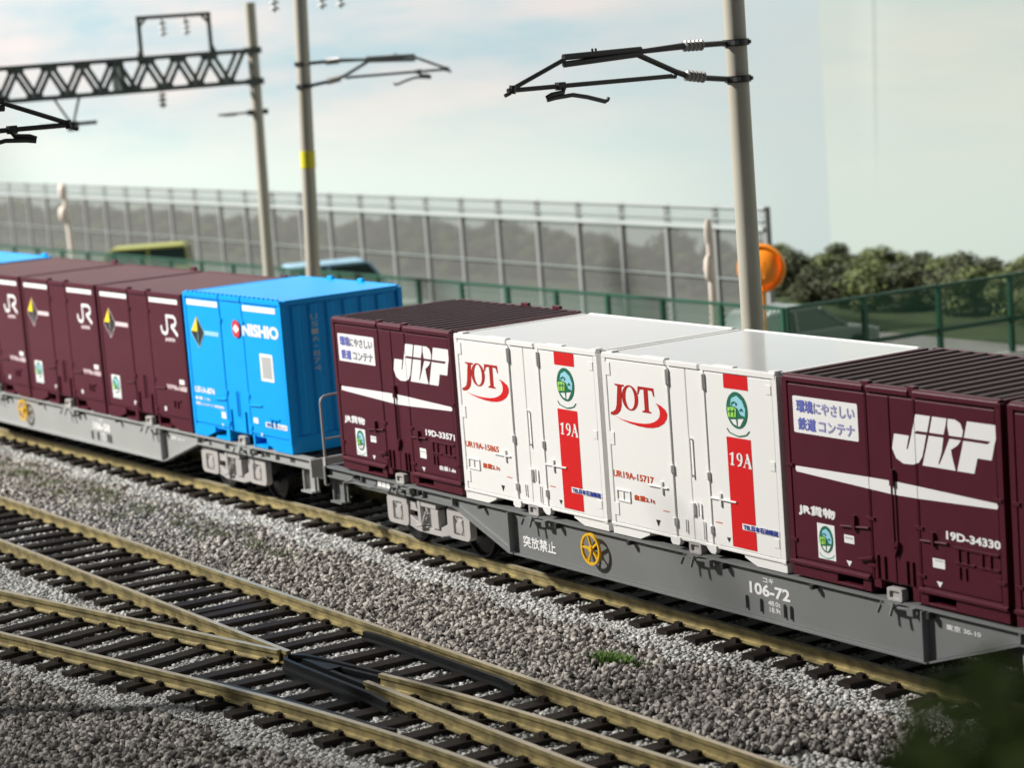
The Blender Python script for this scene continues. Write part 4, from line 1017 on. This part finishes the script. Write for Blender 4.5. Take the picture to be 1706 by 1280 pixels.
def drop_insulator(par, x, y, z, m=CLEAR, n=3):
    i = MB(); prof = [(0.02, 0.0), (0.02, -0.07)]
    for k in range(n): z0 = -0.08-k*0.14; prof += [(0.115, z0-0.03), (0.115, z0-0.07), (0.035, z0-0.09), (0.03, z0-0.13)]
    i.lathe(prof, (x, y, z), 'z', 12); obj('insulator', i, m, par, smooth=50)
for y in (7.82, 9.08, 9.58): drop_insulator(m2, -16.2, y, 8.2)
m1 = thing('overhead_line_mast', 'beige mast at the end of the dark lattice beam, left of the yellow banded mast', 'mast', (-26.55, 12.2, GZ), 0, 'overhead line masts', off=(-26.55, 12.2, GZ))
pole_part(m1, (-26.55, 12.2, GZ), (-26.2, 12.2, 8.2), 0.16)
bx = MB(); bx.tube([(-26.32, 11.0, 5.17), (-26.3, 12.2, 5.17)], 0.03, 8); bx.box(-26.4, -26.2, 11.2, 11.5, 5.12, 5.2); bx.box(-26.36, -26.24, 11.9, 12.5, 5.09, 5.24); obj('bracket', bx, STEELD, m1)
mL = thing('overhead_line_mast', 'concrete mast left of the picture whose dark arm enters at the upper left', 'mast', (3.4, -9.46, GZ), 0, 'overhead line masts', off=(3.4, -9.46, GZ))
pole_part(mL, (3.4, -9.46, GZ), (3.4, -9.46, 6.8), 0.16); cantilever(mL, 3.4, -9.46, 1)
# lattice beam carried across all tracks
gx = -26.3; Y0, Y1 = -7.0, 12.3; zt, zb = 6.88, 6.02
lb = thing('lattice_beam', 'dark steel lattice beam spanning the tracks at the upper left', 'lattice beam', (gx, Y1, zb), 0, None, off=(gx, Y1, zb))
ch = MB()
for xo in (-0.24, 0.24):
    for z in (zt, zb): ch.bar((gx+xo, Y0, z), (gx+xo, Y1, z), 0.09, 0.12)
obj('chord', ch, TRUSS, lb)
wb = MB(); n = 20; st = (Y1-0.5-Y0)/n
for xo in (-0.24, 0.24):
    for i in range(n):
        y = Y0 + i*st
        wb.bar((gx+xo, y, zt-0.03), (gx+xo, y+st/2, zb+0.03), 0.07, 0.10); wb.bar((gx+xo, y+st/2, zb+0.03), (gx+xo, y+st, zt-0.03), 0.07, 0.10)
        wb.box(gx+xo-0.04, gx+xo+0.04, y+st/2-0.13, y+st/2+0.13, zb-0.02, zb+0.12); wb.box(gx+xo-0.04, gx+xo+0.04, y-0.13, y+0.13, zt-0.12, zt+0.02)
for i in range(n):
    y = Y0+i*st; wb.bar((gx-0.24, y, zt), (gx+0.24, y+st, zt), 0.04, 0.04)
wb.box(gx-0.3, gx+0.3, 8.12-0.06, 8.12+0.06, zb, zt)
obj('lattice', wb, TRUSS, lb)
cm = MB()
for z in (zt, zb): cm.lathe([(0.17, -0.09), (0.25, -0.09), (0.25, 0.09), (0.17, 0.09)], (-26.27, 12.2, z), 'z', 16)
obj('clamp', cm, TRUSS, lb, smooth=40)
fr_ = MB(); ya, yb_ = 8.85, 10.95
for y in (ya, yb_): fr_.bar((gx, y, zt), (gx, y, 7.97), 0.09, 0.09)
fr_.bar((gx, ya-0.05, 7.97), (gx, yb_+0.05, 7.97), 0.09, 0.10)
for y, s in ((ya, 1), (yb_, -1)):
    fr_.bar((gx, y, 7.72), (gx, y+s*0.22, 7.95), 0.06, 0.06); fr_.bar((gx, y-s*0.0, zt+0.25), (gx, y-0.1*s, zt+0.02), 0.1, 0.08)
obj('insulator_frame', fr_, TRUSS, lb)
drop_insulator(lb, gx, 9.55, 7.92); drop_insulator(lb, gx, 10.25, 7.92); drop_insulator(lb, gx, 9.35, zb-0.03, INSUL)
dp = MB(); dp.bar((gx, 6.2, zb), (gx, 6.62, 5.32), 0.05, 0.05); dp.bar((gx, 6.95, zb), (gx, 6.70, 5.32), 0.05, 0.05)
dp.bar((gx, 5.75, 5.28), (gx, 7.35, 5.28), 0.13, 0.10); dp.box(gx-0.1, gx+0.1, 6.55, 6.8, 5.1, 5.36)
obj('wire_hanger', dp, TRUSS, lb)
m0 = thing('overhead_line_mast', 'concrete mast outside the left edge carrying the other end of the lattice beam', 'mast', (gx, -7.0, GZ), 0, 'overhead line masts', off=(gx, -7.0, GZ))
pole_part(m0, (gx, -7.0, GZ), (gx, -7.0, 8.2), 0.16)

# ------------------------------------------------------------------ green chain link fence
def wire_mesh(mb, A, B, z0, z1, pitch, r):
    """diamond wires between two posts, in the vertical plane through A and B"""
    A, B = Vector(A), Vector(B); Ld = (B-A).length; t = (B-A)/Ld; H = z1-z0
    def seg(s0, h0, s1, h1):
        p, q = A+t*s0+Vector((0,0,z0+h0)), A+t*s1+Vector((0,0,z0+h1)); mb.tube([p, q], r, 3, False)
    k = -H
    while k < Ld:
        a0, a1 = max(k, 0), min(k+H, Ld)
        if a1 > a0 + 1e-3: seg(a0, a0-k, a1, a1-k); seg(a0, H-(a0-k), a1, H-(a1-k))
        k += pitch
def fence(pts, label, step, ztop, zmid):
    t = thing('chain_link_fence', label, 'fence', (pts[0][0], pts[0][1], GZ), 0, 'green chain link fences', off=(pts[0][0], pts[0][1], GZ))
    A, B = Vector((*pts[0], 0)), Vector((*pts[1], 0)); Ld = (B-A).length; n = max(1, round(Ld/step)); d = (B-A)/n
    first = None
    for i in range(n+1):
        p = A + d*i
        if first is None:
            pm = MB(); pm.box(p.x-0.055, p.x+0.055, p.y-0.055, p.y+0.055, GZ, ztop+0.03); first = obj('post', pm, FENCEG, t)
        else:
            o = first.copy(); C.objects.link(o); o.parent = t; o.location = d*i
    r = MB()
    r.bar(A+Vector((0,0,ztop)), B+Vector((0,0,ztop)), 0.07, 0.07)
    if zmid is not None: r.bar(A+Vector((0,0,zmid)), B+Vector((0,0,zmid)), 0.06, 0.10)
    obj('top_rail', r, FENCEG, t)
    wm = MB(); wire_mesh(wm, A, B, GZ+0.05, ztop-0.03, 0.14 if zmid is None else 0.09, 0.0095)
    mesh_obj('wire_mesh', wm.v, wm.f, FENCEW, t, recalc=False)
    return t
fence([(-62.5, 13.05), (-6.75, 14.78)], 'long dark green chain link fence running behind the train', 2.14, 0.40, None)
fence([(-6.68, 14.82), (-6.30, 23.4)], 'short green chain link fence turning away from the train at the right', 2.35, 0.40, -0.62)

# ------------------------------------------------------------------ clear noise barrier
nbar = thing('noise_barrier', 'tall grey noise barrier with clear tinted panels behind the green fence', 'noise barrier', (-13.6, 20, GZ), 0, None, off=(-13.6, 20, GZ))
xs = [-13.68 - 2.13*i for i in range(0, 48)]
first = None
for x in xs:
    if first is None:
        pm = MB(); pm.box(x-0.065, x+0.065, 19.92, 20.08, GZ, 1.97); first = obj('post', pm, BARP, nbar)
    else:
        o = first.copy(); C.objects.link(o); o.parent = nbar; o.location = (x-xs[0], 0, 0)
first = None
for i in range(len(xs)-1):
    if first is None:
        pm = MB(); pm.box(xs[1]+0.068, xs[0]-0.068, 19.98, 20.0, GZ+0.1, 1.36); first = obj('clear_panel', pm, PANEL, nbar)
    else:
        o = first.copy(); C.objects.link(o); o.parent = nbar; o.location = (xs[i]-xs[0], 0, 0)
rl = MB(); rl.box(xs[-1], xs[0], 19.86, 19.895, 1.37, 1.47); rl.box(xs[-1], xs[0]+0.08, 19.86, 19.895, 1.92, 1.98); obj('rail', rl, BARW, nbar)
mm = MB(); mm.box(xs[-1], xs[0], 19.87, 19.892, 1.60, 1.63); mm.box(xs[-1], xs[0], 19.905, 19.918, 0.055, 0.08)
wire_mesh(mm, (xs[-1], 19.94, 0), (xs[0], 19.94, 0), 1.47, 1.93, 0.15, 0.017)
mesh_obj('top_mesh', mm.v, mm.f, BARM, nbar, recalc=False)

# ------------------------------------------------------------------ cars, posts, mirror
def car(name, label, loc, rz, paint, Lc=3.9, Wc=1.62, Hc=1.48, van=False, glass=None):
    t = thing(name, label, 'car', loc, rz, 'cars parked behind the fence')
    h = Wc/2; x0, x1 = -Lc/2, Lc/2
    if van: body = [(x0, 0.28), (x0, 0.85), (x0+0.1, 0.92), (x1-0.25, 0.88), (x1-0.02, 0.75), (x1, 0.28)]
    else: body = [(x0, 0.30), (x0-0.02, 0.80), (x0+0.35, 0.92), (x1-1.1, 0.88), (x1-0.15, 0.74), (x1, 0.55), (x1, 0.30)]
    b = MB(); b.prism(body, 'y', -h, h); obj('body', b, paint, t, bevel=0.08)
    if van: cab = [(x0+0.06, 0.90), (x0+0.12, Hc-0.06), (x0+0.25, Hc), (x1-1.1, Hc), (x1-0.95, Hc-0.05), (x1-0.45, 0.88)]
    else: cab = [(x0+0.25, 0.90), (x0+0.55, Hc-0.05), (x0+0.75, Hc), (x1-1.95, Hc), (x1-1.8, Hc-0.04), (x1-1.05, 0.87)]
    # cabin: dark glass with a painted roof shell on it
    c = MB(); n = len(cab)
    k = 0.86
    vs = [(x, -h*(0.97 if z < 1 else k), z) for x, z in cab] + [(x, h*(0.97 if z < 1 else k), z) for x, z in cab]
    c.add(vs, [tuple(range(n)), tuple(range(2*n-1, n-1, -1))] + [(i, (i+1) % n, (i+1) % n+n, i+n) for i in range(n)])
    obj('window_glass', c, glass or GLASSD, t, bevel=0.03)
    rf = MB(); rf.prism([(cab[1][0]-0.02, Hc-0.07), (cab[2][0], Hc+0.03), (cab[3][0], Hc+0.03), (cab[4][0]+0.03, Hc-0.06)], 'y', -h*k-0.02, h*k+0.02); obj('roof', rf, paint, t, bevel=0.03)
    pl = MB()
    for s in (-1, 1):
        for i, j in ((0, 1), (5, 4)): pl.bar((cab[i][0], s*h*0.975, cab[i][1]), (cab[j][0], s*h*k*1.02, cab[j][1]), 0.07, 0.07)
        xm = (cab[2][0]+cab[3][0])/2; pl.bar((xm, s*h*0.985, 0.88), (xm, s*h*k*1.03, Hc-0.05), 0.07, 0.08)
    obj('pillar', pl, paint, t)
    for x in (x0+0.7, x1-0.75):
        for s in (-1, 1):
            wl = MB(); wl.lathe([(0.16, 0), (0.29, 0.0), (0.31, 0.03), (0.31, 0.15), (0.29, 0.18), (0.16, 0.18)], (x, s*h-0.09, 0.31), 'y', 20); obj('wheel', wl, WHEEL, t, smooth=40)
    for s in (-1, 1):
        hl = MB(); hl.box(x1-0.10, x1+0.015, s*h*0.75-0.14, s*h*0.75+0.14, 0.55, 0.68); obj('headlight', hl, CLEAR, t, bevel=0.02)
    return t
GR0 = GZ+0.02
car('parked_car', 'light blue car parked behind the green fence, roof showing between the two beige masts', (-31.1, 16.9, GR0), math.radians(72), mat('light_blue_paint', (0.26, 0.46, 0.60), 0.25), 3.6, 1.6, 1.60, True)
car('parked_car', 'yellow green car with pale roof parked behind the fence at the left', (-45.2, 16.4, GR0), math.radians(240), mat('yellow_green_paint', (0.30, 0.31, 0.07), 0.45), 3.8, 1.6, 1.62, True)
car('parked_car', 'silver car parked behind the fence corner near the orange mirror', (-9.5, 17.3, GR0), math.radians(92), mat('silver_paint', (0.40, 0.42, 0.42), 0.35, metal=0.2), 4.0, 1.6, 1.40, glass=mat('pale_window', (0.20, 0.23, 0.22), 0.2))
def lump_post(label, x, y, top, lean, R=1.0):
    t = thing('signal_post', label, 'signal post', (x, y, GZ), 0, 'cream signal posts', off=(x, y, GZ))
    mb = MB(); mb.tube([(x, y, GZ), (x+lean*0.5, y, (GZ+top)/2), (x+lean, y, top-0.2)], [0.13, 0.10, 0.09], 12); obj('post', mb, CREAM, t, smooth=50)
    hd = MB()
    for dz, r, dy in ((-0.10, 0.17*R, -0.05*R), (-0.95, 0.20*R, -0.12*R)):
        hd.lathe([(0.04, -0.32), (r*0.8, -0.24), (r, 0.0), (r*0.85, 0.18), (0.05, 0.30)], (x+lean*(1+dz*0.25), y+dy, top+dz-0.15), 'z', 14)
    obj('signal_head', hd, CREAM, t, smooth=60)
lump_post('cream post with two lumpy heads, just left of the orange mirror', -10.85, 16.0, 2.1, 0.0, 0.62)
lump_post('blurred cream post with two lumpy heads at the far left by the barrier', -50.3, 16.0, 2.45, -0.35)
mr_ = thing('traffic_mirror', 'orange round traffic mirror on an orange pole, seen from behind the right mast', 'mirror', (-8.08, 15.3, GZ), 0, None, off=(-8.08, 15.3, GZ))
mp_ = MB(); mp_.cyl((-8.08, 15.3, GZ), (-8.08, 15.3, 1.0), 0.055); obj('pole', mp_, ORANGE, mr_, smooth=50)
md = MB(); md.lathe([(0.02, 0.13), (0.25, 0.11), (0.44, 0.03), (0.47, -0.03), (0.56, -0.03), (0.56, 0.05), (0.50, 0.07), (0.49, -0.06), (0.02, -0.06)][::-1], (0, 0, 0), 'x', 40)
rot = Matrix.Rotation(math.radians(-56), 3, 'Z')
md.v = [tuple(rot @ Vector(p) + Vector((-8.08, 15.3, 1.18))) for p in md.v]
obj('mirror_back', md, ORANGE, mr_, smooth=50)
hb = MB(); hb.box(-8.02, -7.93, 15.25, 15.33, 0.95, 1.35); obj('bracket', hb, ORANGE, mr_)

# ------------------------------------------------------------------ trees
def leaf_mat(name, c0, c1):
    m = bpy.data.materials.new(name); m.use_nodes = True; nt = m.node_tree; b = nt.nodes['Principled BSDF']
    g = nt.nodes.new('ShaderNodeNewGeometry'); r = nt.nodes.new('ShaderNodeValToRGB')
    r.color_ramp.elements[0].color = (*c0, 1); r.color_ramp.elements[1].color = (*c1, 1)
    nt.links.new(g.outputs['Random Per Island'], r.inputs[0]); nt.links.new(r.outputs[0], b.inputs['Base Color'])
    b.inputs['Roughness'].default_value = 0.7
    return m
LEAF = leaf_mat('tree_foliage', (0.032, 0.048, 0.014), (0.155, 0.185, 0.055))
LEAFD = leaf_mat('dark_tree_foliage', (0.016, 0.022, 0.010), (0.085, 0.10, 0.035))
LEAFB = leaf_mat('near_bush_foliage', (0.12, 0.18, 0.04), (0.30, 0.37, 0.09))
BARK = mat('brown_bark', (0.06, 0.045, 0.03), 0.9, var=0.2)
def crown(seed, rx, rz, zc, nleaf, size, lobes=9):
    r = random.Random(seed); mb = MB(); L = []
    for i in range(lobes):
        a = r.uniform(0, 2*PI); d = rx*r.uniform(.2, .7); L.append((d*math.cos(a), d*math.sin(a), zc + rz*r.uniform(-.8, .75), rx*r.uniform(.32, .55)))
    L.append((0, 0, zc+rz*0.75, rx*0.4))
    for i in range(nleaf):
        cx, cy, cz, rr = r.choice(L)
        v = Vector((r.gauss(0,1), r.gauss(0,1), r.gauss(0,1))).normalized() * rr * (r.random()**0.35)
        p = Vector((cx, cy, cz)) + v
        u = Vector((r.gauss(0,1), r.gauss(0,1), r.gauss(0,1))).normalized(); q = u.cross(v.normalized() if v.length else Vector((0,0,1)))
        if q.length < 1e-3: continue
        q.normalize(); s = size*r.uniform(.6, 1.3)
        mb.add([p-u*s, p+q*s*.55, p+u*s, p-q*s*.55], [(0,1,2,3)])
    return mb
def tree(name, label, seed, h, rx, nleaf, size, leaf, loc, group=None, cat='tree', rzk=0.42, zc=0.55):
    t = thing(name, label, cat, loc, 0, group)
    tk = MB(); tk.tube([(0,0,-0.05), (0.02*h,0,h*0.35), (0,0.02*h,h*0.8)], [0.035*h, 0.026*h, 0.008*h], 8)
    for i in range(5):
        a = i*1.3+seed; tk.tube([(0.01*h,0,h*(0.3+0.08*i)), (rx*0.5*math.cos(a), rx*0.5*math.sin(a), h*(0.45+0.09*i))], [0.014*h, 0.004*h], 6)
    obj('trunk', tk, BARK, t)
    c = crown(seed, rx, h*rzk, h*zc, nleaf, size); mesh_obj('crown', c.v, c.f, leaf, t, recalc=False)
    return t
protos = [tree('small_tree', 'small green tree in the row below the printed sky', 11+i, 1.50+0.12*(i % 3), 0.80+0.08*(i % 2), 3400, 0.055, (LEAFD, LEAF, LEAFD, LEAF, LEAF, LEAFD)[i], (-20, 60, GZ), 'trees in the row below the printed sky', 'tree', 0.46, 0.50) for i in range(6)]
rt = random.Random(3); used = [0]*6; x = -2.0
while x > -92:
    for row in (0, 1, 2):
        i = rt.randrange(6); loc = (x+rt.uniform(-.3,.3) - row*0.5, 25.0+row*1.3+rt.uniform(-.4,.4), GZ+0.05+row*0.05); rz = rt.uniform(0, 6.28)
        if not used[i]: protos[i].location = loc; protos[i].rotation_euler.z = rz; o = protos[i]; used[i] = 1
        else: o = dup(protos[i], loc, rz)
        k = rt.uniform(0.85, 1.1); o.scale = (k*1.1, k*1.1, k*0.74)
    x -= rt.uniform(1.15, 1.6) * (1.0 if x > -50 else 1.35)
tree('near_bush', 'blurred dark green bush in the foreground at the lower right corner', 5, 6.4, 0.66, 10000, 0.05, LEAFB, (28.79, -12.65, GZ), None, 'bush', 0.122, 0.87)
